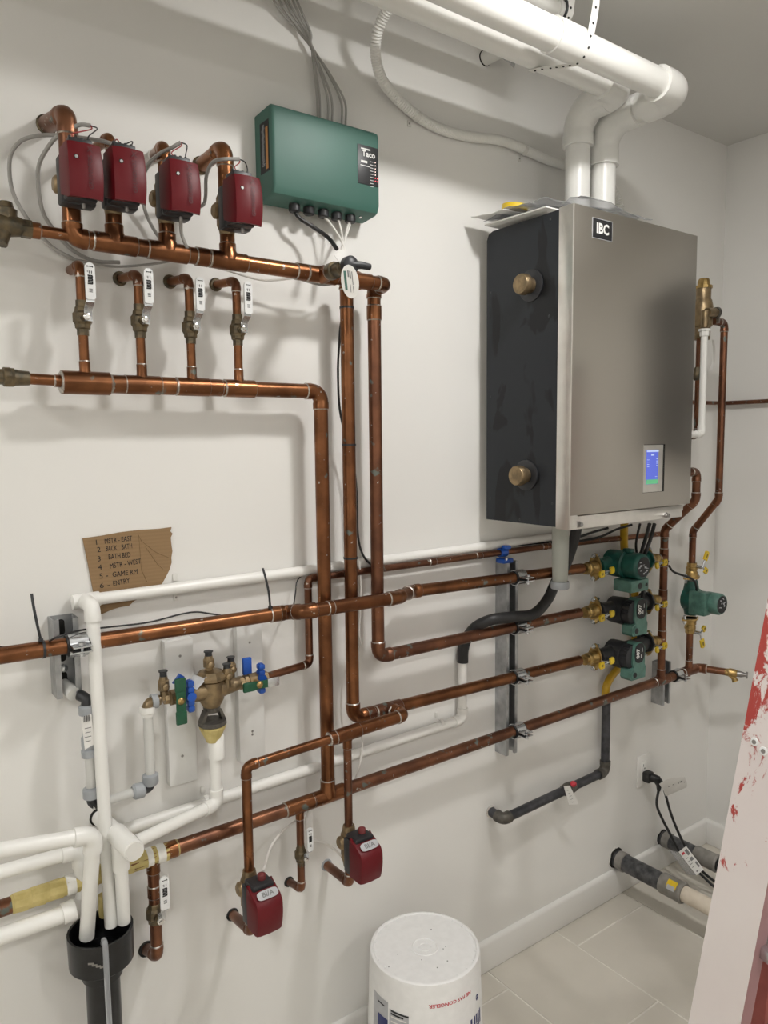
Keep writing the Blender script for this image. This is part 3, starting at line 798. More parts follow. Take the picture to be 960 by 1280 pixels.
# ------------------------------------------------------------------ zone boxes
def zone_box(c, label, W, D, H, group, lower_style=False, y0=0.018):
    """c = pipe axis point at box mid height; the box stands in front of the pipe"""
    c = V(c); t = thing('zone_valve', label, 'valve', c, group)
    # brass body on the pipe
    mb = MB().lathe(c + V((0, 0, -H * 0.55)), (0, 0, 1), [(0, 0.0125), (0.012, 0.0145), (0.02, 0.018), (H * 1.1 - 0.02, 0.018), (H * 1.1 - 0.012, 0.0145), (H * 1.1, 0.0125)], 16)
    mb.lathe(c + V((-0.026, 0.0, 0.0 if not lower_style else 0.012)), (1, 0, 0), [(0, 0.010), (0.004, 0.014), (0.02, 0.014)], 16)
    obj('body', mb, BRONZE, t)
    yb = -y0
    bk = MB(); bx = W * 0.02
    bk.box(c + V((bx, yb - 0.014, -H * 0.03)), (W * 0.98, 0.028, H * 0.92), 0.004)
    if not lower_style:
        bk.box(c + V((bx, yb - 0.034, H * 0.53)), (W * 0.66, 0.034, 0.020), 0.002)
        for k in range(4): bk.box(c + V((bx + (k - 1.5) * 0.009, yb - 0.040, H * 0.53 + 0.012)), (0.004, 0.006, 0.005), 0.001)
        bk.box(c + V((bx, yb - D * 0.36, -H * 0.40)), (W * 0.86, D * 0.5, 0.010), 0.003)
    else:
        bk.box(c + V((bx, yb - 0.022, H * 0.46)), (W * 0.8, 0.040, 0.012), 0.004)
        bk.box(c + V((bx, yb - D * 0.55, -H * 0.50)), (W * 0.7, D * 0.35, 0.008), 0.002)
    obj('back_box', bk, BLACKP, t)
    # cover: bowed front
    rows = 11; P = []
    cv = MB(); sec = []
    for i in range(rows):
        u = i / (rows - 1) * 2 - 1
        if lower_style:
            dep = D * (1.0 - 0.10 * u * u) if u < 0.55 else D * (0.97 - (u - 0.55) * 1.25)
            ww = W * (1 - 0.03 * u * u)
        else:
            dep = D * (1.0 - 0.10 * u * u - (0.04 * u if u < 0 else 0)); ww = W * (1 - 0.04 * u * u)
        z = c.z + u * H / 2; xa = c.x + bx - ww / 2; xb = c.x + bx + ww / 2; yf = c.y + yb - dep; y1 = c.y + yb - 0.024; rr = 0.005
        zb_k = z if lower_style else max(z, c.z - H / 2 + 0.013)
        ring = [V((xa, y1, zb_k)), V((xa, yf + rr * 1.6, z)), V((xa + rr * 0.35, yf + rr * 0.5, z)), V((xa + rr * 1.5, yf, z)), V((c.x + bx, yf - 0.0015, z)), V((xb - rr * 1.5, yf, z)), V((xb - rr * 0.35, yf + rr * 0.5, z)), V((xb, yf + rr * 1.6, z)), V((xb, y1, zb_k))]
        sec.append(ring)
    n = len(sec[0]); vs = [p for r_ in sec for p in r_]; fs = []
    for i in range(rows - 1):
        for j in range(n): a = i * n + j; b = i * n + (j + 1) % n; fs.append((a, b, b + n, a + n))
    fs.append(tuple(range(n))); fs.append(tuple(reversed(range((rows - 1) * n, rows * n))))
    cv.add(vs, fs); cov = obj('cover', cv, RED, t, sharp=32)
    yf = c.y + yb - D
    if not lower_style:
        obj('cover_screw', MB().lathe(V((c.x + bx - W * 0.26, yf + 0.0016, c.z + H * 0.20)), (0, -1, 0), [(0, 0.0036), (0.0012, 0.0036)], 12), HOLE, cov)
        obj('screw_head', MB().lathe(V((c.x + bx - W * 0.26, yf + 0.0006, c.z + H * 0.20)), (0, -1, 0), [(0, 0.0024), (0.0008, 0.0024)], 10), SCREWM, cov)
        mk = MB(); gx = c.x + bx + W * 0.10
        vs_, _ = textgeo('GRUNDFOS', 0.02)
        addtext(mk, 'GRUNDFOS', (gx, yf - 0.0022, c.z - H * 0.05), (0, 0, 1), (-1, 0, 0), H * 0.115, bold=0.02)
        addtext(mk, 'X', (gx, yf - 0.0010, c.z + H * 0.36), (1, 0, 0), (0, 0, 1), H * 0.14, bold=0.02)
        obj('lettering', mk, MATS['red_shadow'], cov)
        obj('screw', MB().lathe(V((c.x + W * 0.1, c.y + yb - D * 0.45, c.z - H * 0.48)), (0, 0, -1), [(0, 0.003), (0.006, 0.003), (0.008, 0.0015)], 10), SCREWM, t)
    else:
        zt_ = c.z + H * 0.49
        obj('knob', MB().lathe(V((c.x + W * 0.12, c.y + yb - 0.022, c.z + H * 0.52)), (0, 0, 1), [(0, 0.008), (0.008, 0.0085), (0.011, 0.0075), (0.013, 0.004)], 14), REDKNOB, t)
        a = V((c.x + bx, c.y + yb - D * 0.80, c.z + H * 0.385)); sl = V((0, 0.78, 0.62)).normalized()
        lab = MB(); poly = [a + V((1, 0, 0)) * W * 0.38 * math.copysign(abs(math.cos(q)) ** 0.5, math.cos(q)) + sl * 0.0085 * math.copysign(abs(math.sin(q)) ** 0.6, math.sin(q)) for q in [2 * math.pi * i / 20 for i in range(20)]]
        nn = V((1, 0, 0)).cross(sl); lab.prism([p + nn * 0.0022 for p in poly], nn * 0.0008)
        la = obj('label_plate', lab, LABELG, cov)
        mk = MB()
        addtext(mk, 'BI/A', a + nn * 0.0031, (1, 0, 0), sl, 0.0125, bold=0.03, sx=1.1)
        obj('lettering', mk, INKG, cov)
        w_ = MB().tube(smooth([c + V((-W * 0.05, yb - D * 0.6, -H * 0.52)), c + V((0, yb - D * 0.62, -H * 0.62)), c + V((W * 0.2, yb - D * 0.66, -H * 0.63)), c + V((W * 0.3, yb - D * 0.6, -H * 0.52))], 5), 0.0009, 6)
        obj('wire', w_, BLACKP, t)
    return t
mat('red_shadow', (0.075, 0.004, 0.008), 0.5)
HB = 0.080
zlab = ['leftmost dark red box on the upper manifold, lettered down its front', 'second from left dark red box, nearly touching the leftmost one',
        'third from left dark red box on the upper manifold', 'rightmost upper dark red box, beside the green controller']
zcy = [209, 222, 237, 250]
zbx = None; zbc = []
for i in range(4):
    p = zp[i]; c = w([91, 141, 208, 284.5][i], [234, 238, 251, 266][i], OM)
    c = V((p.x, p.y, c.z)); zbc.append(c)
    if zbx is None: zbx = zone_box(c, zlab[0], 0.053, 0.076, HB, 'dark red zone valves on the upper manifold')
    else: dup(zbx, c, zlab[i])
    t = thing('zone_supply_pipe', ['fat soldered copper elbow coming down into the leftmost red box', 'copper elbow above the second red box', 'copper elbow leaving the wall above the third red box', 'long copper elbow leaving the wall above the rightmost red box'][i], 'pipe', (c.x, c.y, c.z))
    run(t, [V((c.x, c.y, c.z - 0.04)), V((c.x, c.y, p.z + (0.028 if i else 0.03)))], RM * 0.93)
    et = [w(87, 143, OM), w(137, 174, OM * 0.9), w(206, 188, OM * 0.9), w(282, 184, OM)][i]
    hw_ = [w(58, 156, 0.0), w(128, 178, 0.03), w(194, 195, 0), w(251, 207, 0)][i]
    e = V((c.x, c.y, et.z)); rr = [RM, RS * 0.75, RS, RM * 0.95][i]
    h = V((hw_.x, 0, hw_.z)) if i != 1 else V((c.x - 0.01, 0, e.z))
    run(t, [V((c.x, c.y, c.z + 0.035)), e, h], rr, CU2 if i in (0,) else CU)
    wall_collar(t, h, rr * (0.95 if i else 0.9), BRASSD if i != 2 else PVC)
for i, (c_, l_) in enumerate(((V((bL.x, -OB, w(308, 1116, OB).z)), 'lower dark red box with a red knob, nearest the left'), (V((tb.x, -OB, w(435, 1057, OB).z)), 'lower dark red box with a red knob, nearer the white bucket'))):
    if i == 0: zl = zone_box(c_, l_, 0.056, 0.070, 0.082, 'lower dark red zone valves', True); c0_ = c_
    else: dup(zl, c_, l_)
    t = thing('zone_supply_pipe', 'copper elbow from the lower left red box back into the wall' if i == 0 else 'copper elbow from the lower right red box back into the wall', 'pipe', c_)
    e = w([308, 431][i], [1166, 1106][i], OB); hh = w([290.5, 408][i], [1143, 1081][i], 0)
    run(t, [c_ + V((0, 0, -0.045)), V((c_.x, c_.y, e.z)), V((hh.x, 0, hh.z))], RD * 1.25, CU2)
    wall_collar(t, (hh.x, 0, hh.z), RD * 1.3, HOLE if i == 0 else GREYFIT)

# ------------------------------------------------------------------ green zone controller
OC = 0.072
CX0 = w(341, 190, OC).x; CX1 = w(474.5, 215, OC).x
CZ1 = w(340.5, 124, OC).z; CZ0 = w(345, 243, OC).z
CZ1 = (CZ1 + w(473, 166, OC).z) / 2; CZ0 = (CZ0 + w(473.5, 268, OC).z) / 2
ctl = thing('zone_controller', 'green wall controller box with a black status panel', 'controller', ((CX0 + CX1) / 2, -0.03, CZ0))
mb = MB(); cx = (CX0 + CX1) / 2; cw = CX1 - CX0
prof = [(0.0, CZ1 - 0.002), (OC - 0.012, CZ1), (OC - 0.002, CZ1 - 0.006), (OC, CZ1 - 0.014), (OC, CZ0 + 0.018), (OC - 0.006, CZ0 + 0.004), (OC - 0.014, CZ0), (0.012, CZ0 - 0.004), (0.0, CZ0 + 0.004)]
bm = bmesh.new(); vv = [bm.verts.new((CX0, -p, z)) for p, z in prof]; f_ = bm.faces.new(vv)
ex = bmesh.ops.extrude_face_region(bm, geom=[f_]); bmesh.ops.translate(bm, vec=(cw, 0, 0), verts=[v for v in ex['geom'] if isinstance(v, bmesh.types.BMVert)])
bmesh.ops.recalc_face_normals(bm, faces=bm.faces)
side = [e for e in bm.edges if abs(e.verts[0].co.x - e.verts[1].co.x) < 1e-6 and (e.verts[0].co.y < -0.03 or e.verts[1].co.y < -0.03)]
bmesh.ops.bevel(bm, geom=side, offset=0.006, segments=3, affect='EDGES', profile=0.5, clamp_overlap=True)
bm.verts.index_update(); mb.add([v.co.copy() for v in bm.verts], [[v.index for v in f.verts] for f in bm.faces]); bm.free()
obj('housing', mb, GREEN, ctl, sharp=30)
lx0 = w(447, 205, OC).x; lx1 = CX1 - 0.004; lz1 = w(449, 180, OC).z; lz0 = w(449, 229, OC).z
panel = obj('status_panel', MB().box(((lx0 + lx1) / 2, -OC - 0.0006, (lz0 + lz1) / 2), (lx1 - lx0, 0.0014, lz1 - lz0), 0.0004), BLACKP, ctl, 'black status panel with white lettering')
mk = MB(); ly = -OC - 0.0014; pw = lx1 - lx0
addtext(mk, 'Taco', (lx0 + pw * 0.52, ly, lz1 - 0.017), (1, 0, 0), (0, 0, 1), 0.0165, bold=0.03)
mk.box((lx0 + pw * 0.38, ly - 0.0001, lz1 - 0.0075), (pw * 0.45, 0.0003, 0.0028))
mk.box((lx0 + pw * 0.30, ly - 0.0001, (lz0 + lz1) / 2 + 0.006), (pw * 0.30, 0.0003, 0.0045)); mk.box((lx0 + pw * 0.34, ly - 0.0001, (lz0 + lz1) / 2 - 0.002), (pw * 0.44, 0.0003, 0.0015))
for k in range(9): mk.box((lx0 + pw * 0.66, ly - 0.0001, lz1 - 0.030 - k * 0.0062), (pw * 0.16, 0.0003, 0.0011))
obj('lettering', mk, INKW, panel)
mk = MB()
for k in range(7): mk.lathe((lx0 + pw * 0.84, ly, lz1 - 0.030 - k * 0.0062), (0, -1, 0), [(0, 0.0011), (0.0008, 0.0011)], 8, 1 if k in (5, 6) else 0)
for k in (5, 6): mk.lathe((lx0 + pw * 0.95, ly, lz1 - 0.030 - k * 0.0062), (0, -1, 0), [(0, 0.0012), (0.0008, 0.0012)], 8, 1)
obj('indicator_lights', mk, [LEDW, LEDR], panel)
# side sticker
sm = MB(); sx = CX0 - 0.0004
sm.box((sx, -0.040, (CZ0 + CZ1) / 2 + 0.010), (0.0008, 0.036, (CZ1 - CZ0) * 0.56))
sm.box((sx - 0.0004, -0.0500, (CZ0 + CZ1) / 2 + 0.006), (0.0006, 0.0090, (CZ1 - CZ0) * 0.46), mi=1)
rs_ = random.Random(4)
for k in range(26): sm.box((sx - 0.0004, -0.035 + rs_.uniform(-0.002, 0.002), CZ1 - 0.034 - k * 0.0030), (0.0004, rs_.uniform(0.007, 0.012), 0.0012), mi=2)
obj('side_sticker', sm, [INK, ORANGE, LABELG], ctl, 'black and orange warning sticker on the side')
gl = []
for k, px in enumerate((368, 386, 404, 420.5, 437.5)):
    x = w(px, 256, 0.04).x; gl.append(x)
    obj('cable_gland', MB().lathe((x, -0.040, CZ0 + 0.001), (0, 0, -1), [(0, 0.0095), (0.004, 0.0095), (0.0045, 0.0115), (0.016, 0.0115), (0.018, 0.0095)], 12), BLACKP if k != 1 else INK, ctl)
obj('bottom_screw', MB().lathe((gl[0] - 0.012, -0.045, CZ0 - 0.001), (0, -0.4, -1), [(0, 0.003), (0.003, 0.003)], 10), CHROME, ctl)
obj('bottom_screw', MB().lathe((gl[4] + 0.022, -0.045, CZ0 - 0.001), (0, -0.4, -1), [(0, 0.003), (0.003, 0.003)], 10), CHROME, ctl)
cable('power_cable', [V((gl[0], -0.040, CZ0 - 0.014)), w(375, 273, 0.045), w(392, 284, 0.05), w(410, 297, 0.07), w(421, 311, 0.11)], 0.0042, RUBBER, 'thick black cable drooping from the green controller to the manifold')
for k, (x, pxs) in enumerate(((gl[2], (411, 277, 423, 294)), (gl[3], (424, 278, 428, 297)), (gl[4], (434, 285, 431, 300)), (gl[4] - 0.006, (437, 282, 430, 302)))):
    cable('thermostat_cable', [V((x, -0.040, CZ0 - 0.014)), w(pxs[0], pxs[1], 0.045), w(pxs[2], pxs[3], 0.06), w(430 - k, 312, 0.075), w(427, 335, 0.08)], 0.0023, WHITEC, ['leftmost white cable hanging under the green controller', 'second from left white cable hanging under the green controller', 'rightmost white cable hanging under the green controller', 'white cable just left of the rightmost one under the green controller'][k], group='white cables under the controller')
# grey bundle from the ceiling down behind the controller
ends = [(397, 138), (400, 139), (410, 143), (415, 144), (427, 148), (432, 149)]
tops = [(342, 0), (349, 0), (356, 0), (360, 0), (366, 0), (371, 0)]
mids = [(372, 38), (377, 40), (379, 38), (383, 40), (386, 42), (388, 40)]
m2s = [(391, 72), (392, 74), (397, 80), (400, 84), (408, 88), (412, 92)]
for k in range(6):
    a = w(*tops[k], 0.02); up = V((a.x - 0.02, -0.012, ZC)); o_ = 0.008 + 0.004 * (k % 3)
    cable('thermostat_cable', [up, a, w(*mids[k], 0.012 + 0.004 * k), w(388 + (k % 3), 58, o_ + 0.006), w(*m2s[k], 0.016), w(ends[k][0] - 1, ends[k][1] - 22, 0.014), w(ends[k][0], ends[k][1] + 8, 0.010)], 0.0024, GREYC, ['leftmost', 'second from left', 'third from left', 'fourth from left', 'fifth from left', 'rightmost'][k] + ' of the pale grey cables dropping behind the green controller', group='grey cables above the controller')

# wires of the red boxes
def wires(i, pts, label):
    t = thing('valve_cable', label, 'cable', pts[0]); 
    cable('sheath', pts, 0.0033, GREYC, '', parent=t)
    e = V(pts[0]); c = zbc[i]; tp_ = c + V((0.004, -0.052, HB * 0.53 + 0.012))
    cable('black_wire', [e, e + V((0.010, -0.001, -0.003)), tp_ + V((0.014, 0, 0.010)), tp_ + V((0.013, 0, 0.002))], 0.0010, BLACKP, '', parent=t, n=6)
    cable('red_wire', [e, e + V((0.000, -0.001, -0.006)), tp_ + V((-0.010, 0, 0.008)), tp_ + V((-0.004, 0, 0.001))], 0.0010, REDW, '', parent=t, n=6)
wires(0, [w(113, 157, 0.13), w(100, 156, 0.12), w(84, 164, 0.11), w(66, 176, 0.08), w(49, 205, 0.05), w(48, 235, 0.03), w(54, 266, 0.02), w(68, 288, 0.015), w(90, 312, 0.012), w(118, 326, 0.012), w(150, 328, 0.02)], 'grey cable looping left of the leftmost red box, inner loop')
wires(1, [w(140, 180, 0.12), w(126, 176, 0.10), w(100, 172, 0.07), w(70, 169, 0.05), w(45, 170, 0.04), w(24, 178, 0.03), w(12, 200, 0.02), w(16, 240, 0.012), w(36, 276, 0.012), w(64, 308, 0.012), w(92, 324, 0.012)], 'grey cable looping far out to the left of the red boxes')
wires(2, [w(226, 178, 0.16), w(214, 185, 0.15), w(200, 192, 0.12), w(186, 205, 0.08), w(178, 228, 0.04), w(181, 262, 0.02), w(193, 288, 0.015), w(205, 304, 0.03)], 'grey cable rising over the third red box')
wires(3, [w(299, 199, 0.16), w(280, 199, 0.16), w(266, 203, 0.13), w(258, 220, 0.09), w(257, 245, 0.06), w(254, 256, 0.05), w(244, 260, 0.07)], 'grey cable curling from the rightmost upper red box to the third one')
cable('valve_cable', [w(226, 274, 0.15), w(227, 292, 0.13), w(233, 308, 0.12), w(240, 320, 0.09)], 0.003, GREYC, 'short grey cable leaving the bottom of the third red box')
cable('thermostat_cable', [w(92, 324, 0.014), w(140, 333, 0.02), w(190, 330, 0.03), w(250, 322, 0.05), w(300, 335, 0.05), w(350, 342, 0.06), w(400, 356, 0.07), w(426, 352, 0.07)], 0.0022, GREYC, 'thin grey cable strung beneath the upper manifold')
cable('thermostat_cable', [w(250, 330, 0.05), w(285, 338, 0.045), w(330, 350, 0.045), w(380, 346, 0.07), w(420, 345, 0.08)], 0.0026, WHITEC, 'whiter cable sagging under the upper manifold above the ball valves')

# ------------------------------------------------------------------ boiler
BX0, BX1, BY0, BY1, BZ0, BZ1 = 1.303, 1.772, 0.0, -0.300, 1.243, 1.948
boi = thing('boiler', 'wall-hung stainless boiler with a black side panel and lit screen', 'boiler', ((BX0 + BX1) / 2, -0.15, BZ0))
obj('casing', MB().box(((BX0 + BX1) / 2 + 0.002, -0.163, (BZ0 + BZ1) / 2), (BX1 - BX0 - 0.010, 0.245, BZ1 - BZ0 - 0.024), 0.003), STRIM, boi)
obj('wall_bracket', MB().box(((BX0 + BX1) / 2, -0.021, (BZ0 + BZ1) / 2), (BX1 - BX0 - 0.14, 0.042, BZ1 - BZ0 - 0.12), 0.003), BLACKP, boi)
# black side panel with clipped top back corner
mb = MB(); prof = []
yb_, yf_ = -0.036, -0.262
for (y, z) in ((yb_, BZ0 + 0.004), (yf_, BZ0 + 0.004), (yf_, BZ1 - 0.004), (yb_ - 0.02, BZ1 - 0.004), (yb_ - 0.006, BZ1 - 0.009), (yb_, BZ1 - 0.022)): prof.append(V((BX0 - 0.001, y, z)))
mb.prism(prof, (0.006, 0, 0)); obj('side_panel', mb, PANEL, boi, 'black powder coated side panel with smudges')
for (y, z) in ((-0.05, 1.30), (-0.05, 1.55), (-0.05, 1.80), (-0.15, 1.255), (-0.25, 1.30), (-0.235, 1.72), (-0.235, 1.93)):
    obj('rivet', MB().lathe((BX0 - 0.001, y, z), (-1, 0, 0), [(0, 0.003), (0.0012, 0.0025)], 10), BLACKP, boi)
# front sheet wraps round to the side
obj('front_edge', MB().box((BX0 + 0.012, -0.281, (BZ0 + BZ1) / 2), (0.028, 0.040, BZ1 - BZ0), 0.0015), STRIM, boi)
obj('front_cover', MB().box(((BX0 + BX1) / 2, -0.2985, (BZ0 + BZ1) / 2 + 0.016), (BX1 - BX0, 0.006, BZ1 - BZ0 - 0.032), 0.0012), STAINLESS, boi)
obj('bottom_rail', MB().box(((BX0 + BX1) / 2 - 0.012, -0.290, BZ0 + 0.014), (BX1 - BX0 - 0.024, 0.010, 0.030), 0.001), STRIM, boi)
for px, py in ((723, 655.5), (832, 644)):
    p = w(px, py, 0.295); s = obj('rail_screw', MB().lathe(p, (0, -1, 0), [(0, 0.008), (0.002, 0.008), (0.003, 0.006), (0.010, 0.0055)], 6), SCREWM, boi)
# screen window
wx0 = w(803, 586, 0.3).x; wx1 = w(829, 586, 0.3).x; wz1 = w(804, 556, 0.3).z; wz0 = w(803, 616, 0.3).z
fr = obj('screen_frame', MB().box(((wx0 + wx1) / 2, -0.3020, (wz0 + wz1) / 2), (wx1 - wx0, 0.0016, wz1 - wz0)), STRIM, boi)
sh = MB().box((wx1 - 0.003, -0.3030, (wz0 + wz1) / 2), (0.006, 0.0012, wz1 - wz0)); sh.box(((wx0 + wx1) / 2, -0.3030, wz1), (wx1 - wx0, 0.0012, 0.0012)); sh.box(((wx0 + wx1) / 2, -0.3030, wz0), (wx1 - wx0, 0.0012, 0.0008))
obj('window_gap', sh, HOLE, fr)
sx0 = w(806.5, 586, 0.3).x; sx1 = w(821, 586, 0.3).x; sz1 = w(807, 562.5, 0.3).z; sz0 = w(807, 605.5, 0.3).z
scr = MB().box(((sx0 + sx1) / 2, -0.3032, (sz0 + sz1) / 2), (sx1 - sx0, 0.0010, sz1 - sz0))
scr.box(((sx0 + sx1) / 2, -0.3036, sz0 + 0.006), (sx1 - sx0, 0.0010, 0.011), mi=1)
scr.box(((sx0 + sx1) / 2, -0.3036, sz1 - 0.003), (sx1 - sx0, 0.0010, 0.0045), mi=2)
scr.box(((sx0 + sx1) / 2, -0.3037, sz1 - 0.012), (0.012, 0.0009, 0.004), mi=2)
for k in range(4):
    scr.box((sx0 + 0.006, -0.3037, sz1 - 0.024 - k * 0.0055), (0.008, 0.0009, 0.0013), mi=2); scr.box((sx1 - 0.006, -0.3037, sz1 - 0.022 - k * 0.0055), (0.004, 0.0009, 0.0020), mi=2)
scr.box((sx1 - 0.008, -0.3037, sz0 + 0.018), (0.008, 0.0009, 0.0013), mi=2)
obj('screen', scr, [SCREEN, SCREENG, SCREENT], fr, 'lit blue screen with a green bottom bar')
# badge
bx0 = w(739.5, 287, 0.3).x; bx1 = w(764, 287, 0.3).x; bz1 = w(740, 272, 0.3).z; bz0 = w(740, 297, 0.3).z
badge = obj('badge', MB().box(((bx0 + bx1) / 2, -0.3022, (bz0 + bz1) / 2), (bx1 - bx0, 0.0014, bz1 - bz0), 0.0003), INK, boi, 'black IBC badge')
mk = MB(); addtext(mk, 'IBC', ((bx0 + bx1) / 2, -0.3030, (bz0 + bz1) / 2), (1, 0, 0), (0, 0, 1), (bz1 - bz0) * 0.72, bold=0.035, sx=0.95); obj('lettering', mk, INKW, badge)
mk = MB(); f1 = bz1 - bz0; mk.box(((bx0 + bx1) / 2, -0.3024, bz1), (bx1 - bx0, 0.0012, 0.0010)); mk.box(((bx0 + bx1) / 2, -0.3024, bz0), (bx1 - bx0, 0.0012, 0.0010))
for x in (bx0, bx1): mk.box((x, -0.3024, (bz0 + bz1) / 2), (0.001, 0.0012, f1))
obj('badge_border', mk, LABELG, badge)
# brass plugs on the side
for px, py in ((664, 357), (658, 594)):
    p = wx(px, py, BX0 - 0.001)
    wash = obj('washer', MB().lathe(p, (-1, 0, 0), [(0, 0.036), (0.003, 0.036), (0.004, 0.034)], 28), BLACKP, boi)
    pg = MB().lathe(p + V((-0.003, 0, 0)), (-1, 0, 0), [(0, 0.018), (0.010, 0.018), (0.011, 0.020), (0.016, 0.020), (0.017, 0.0235), (0.030, 0.0235), (0.034, 0.0215), (0.035, 0.010)], 24)
    obj('brass_plug', pg, BRONZE, wash)
# stuff lying on top
bag = thing('manual_bag', 'clear plastic bag of papers lying on top of the boiler', 'bag', (1.36, -0.14, BZ1))
def sheet(name, pts, th, m, parent, nu=8, nv=6, amp=0.004, seed=1):
    rnd = random.Random(seed); a, b, c, d = [V(p) for p in pts]; P = []
    for i in range(nu + 1):
        row = []
        for j in range(nv + 1):
            u = i / nu; v_ = j / nv
            p = a.lerp(b, u).lerp(d.lerp(c, u), v_); p.z += amp * (0.9 + 0.45 * math.sin(u * 5 + v_ * 3 + seed) + 0.3 * math.sin(u * 11 - v_ * 7 + seed * 2) + 0.15 * math.sin(u * 23 + v_ * 19 + seed)) + rnd.uniform(0, amp) * 0.12
            row.append(p)
        P.append(row)
    mb = MB().grid(P, th); return obj(name, mb, m, parent)
zb_ = BZ1 + 0.001
sheet('paper_stack', [(1.285, -0.045, zb_ + 0.006), (1.288, -0.235, zb_ + 0.003), (1.47, -0.235, zb_ + 0.003), (1.47, -0.045, zb_ + 0.006)], 0.003, PAPER, bag, amp=0.001)
sheet('plastic_film', [(1.280, -0.045, zb_ + 0.012), (1.280, -0.245, zb_ + 0.008), (1.52, -0.262, zb_ + 0.014), (1.48, -0.045, zb_ + 0.022)], 0.0012, BAG, bag, 14, 12, amp=0.012, seed=5)
sheet('plastic_film', [(1.34, -0.150, zb_ + 0.008), (1.34, -0.288, zb_ + 0.004), (1.60, -0.290, zb_ + 0.004), (1.56, -0.170, zb_ + 0.012)], 0.0012, BAG, bag, 14, 10, amp=0.014, seed=9)
sheet('folded_flap', [(1.255, -0.030, zb_ + 0.022), (1.262, -0.130, zb_ + 0.016), (1.33, -0.13, zb_ + 0.02), (1.33, -0.030, zb_ + 0.026)], 0.0015, PAPER, bag, 6, 6, amp=0.003, seed=2)
c = V((1.325, -0.105, zb_ + 0.034))
single('tape_roll', MB().lathe(c, (0.05, -0.1, 1), [(0, 0.030), (0.001, 0.031), (0.012, 0.031), (0.013, 0.029)], 24), YELLOW, 'yellow ring lying on the bag on top of the boiler', 'tape')

# ------------------------------------------------------------------ vents
RV = 0.0302
def flue(name, label, x, off, offc, zt, xl, bends):
    t = thing(name, label, 'pipe', (x, -off, BZ1))
    run(t, [V((x, -off, BZ1 + 0.001)), V((x, -off, zt)), V((x, -offc, zt)), V((xl, -offc, zt))], RV, PV, 'pvc', bends=bends)
    return t
f1x = 1.525; f2x = 1.592
flue('vent_pipe', 'white boiler vent pipe nearer the wall, shaded by its twin', f1x, 0.125, 0.250, 2.252, XL + 0.01, [(0.056, 0.034), (0.038, 0.036)])
f2 = flue('vent_pipe', 'white boiler vent pipe running nearest the camera across the ceiling', f2x, 0.150, 0.355, 2.225, XL + 0.01, [(0.062, 0.040), (0.042, 0.040)])
sleeve(f2, 'coupling', V((w(705, 50, 0.355).x, -0.355, 2.225)), (1, 0, 0), RV, 0.075, PV, k=1.12, ring=False)
# small pipe under the ceiling
t = thing('ceiling_pipe', 'small white pipe tight under the ceiling above the vent pipes', 'pipe', (1.3, -0.26, 2.33))
xe = w(700, 12, 0.27).x + 0.01
run(t, [V((XL + 0.01, -0.27, 2.342)), V((xe, -0.27, 2.342)), V((xe, -0.27, ZC))], 0.0165, PV, 'pvc')
mb = MB(); rt_ = random.Random(3)
for k in range(7):
    a = V((xe + 0.002, -0.275, 2.362)); mb.tube([a, a + V((rt_.uniform(-0.03, 0.035), rt_.uniform(-0.03, 0.03), rt_.uniform(-0.015, 0.025)))], 0.0022, 5)
mb.tube([V((xe - 0.012, -0.27, 2.342)) + V((0, math.cos(a) * 0.022, math.sin(a) * 0.022)) for a in [2 * math.pi * i / 16 for i in range(17)]], 0.003, 6)
single('zip_tie_cluster', mb, BLACKP, 'cluster of black cable tie ends at the small ceiling pipe', 'cable tie')
# perforated hanger strap
def strap(name, pts, wdir, width, label):
    P = smooth(pts, 6); mb = MB(); wd = V(wdir).normalized() * width / 2
    rows = [[p - wd, p + wd] for p in P]; mb.grid(rows, 0.0009)
    t = thing(name, label, 'strap', P[-1]); obj('band', mb, PVC, t)
    hm = MB(); L_ = 0
    for a, b in zip(P, P[1:]):
        L_ += (b - a).length
        if L_ > 0.016:
            L_ = 0; nn = (b - a).cross(wd).normalized(); m_ = (a + b) / 2
            hm.tube([m_ - nn * 0.0022, m_ + nn * 0.0022], 0.0024, 8)
    obj('holes', hm, HOLE, t)
    return t
xs_ = w(728, 70, 0.37).x
cv_ = V((xs_, -0.355, 2.225)); rr = RV + 0.0022
pts = [V((xs_ - 0.004, -0.400, ZC)), V((xs_ - 0.016, -0.402, 2.35)), V((xs_ + 0.006, -0.397, 2.30))]
for a in (0, -25, -50, -75, -100): pts.append(cv_ + V((0, -math.cos(math.radians(a)) * rr, math.sin(math.radians(a)) * rr)))
c1_ = V((xs_, -0.250, 2.252)); pts += [V((xs_, -0.30, 2.207)), c1_ + V((0, -0.006, -rr)), c1_ + V((0, 0.016, -rr * 0.88))]
strap('hanger_strap', pts, (1, 0, 0), 0.019, 'white perforated hanger strap looping under both vent pipes')
ct_ = V((xe - 0.0, -0.27, 2.342)); pts = [V((xe + 0.004, -0.297, ZC))] + [ct_ + V((0, -math.cos(math.radians(a)) * 0.020, math.sin(math.radians(a)) * 0.020)) for a in (10, -20, -50, -80, -120)]
strap('hanger_strap', pts, (1, 0, 0), 0.019, 'short white perforated strap at the small ceiling pipe')
# stub behind the vents
sp = w(606, 73, 0.0); t = thing('capped_stub', 'short white stub with torn plastic poking from the wall under the vent pipes', 'pipe', sp)
obj('pipe', MB().tube([sp + V((0, 0.002, 0)), sp + V((0.0, -0.05, -0.002))], 0.017, 16), PVC, t)
wall_collar(t, sp, 0.014, HOLE)
sheet('torn_plastic', [sp + V((0.0, -0.048, -0.016)), sp + V((0.0, -0.056, 0.012)), sp + V((0.06, -0.06, -0.004)), sp + V((0.055, -0.045, -0.030))], 0.0008, BAG, t, 8, 6, 0.008, 3)
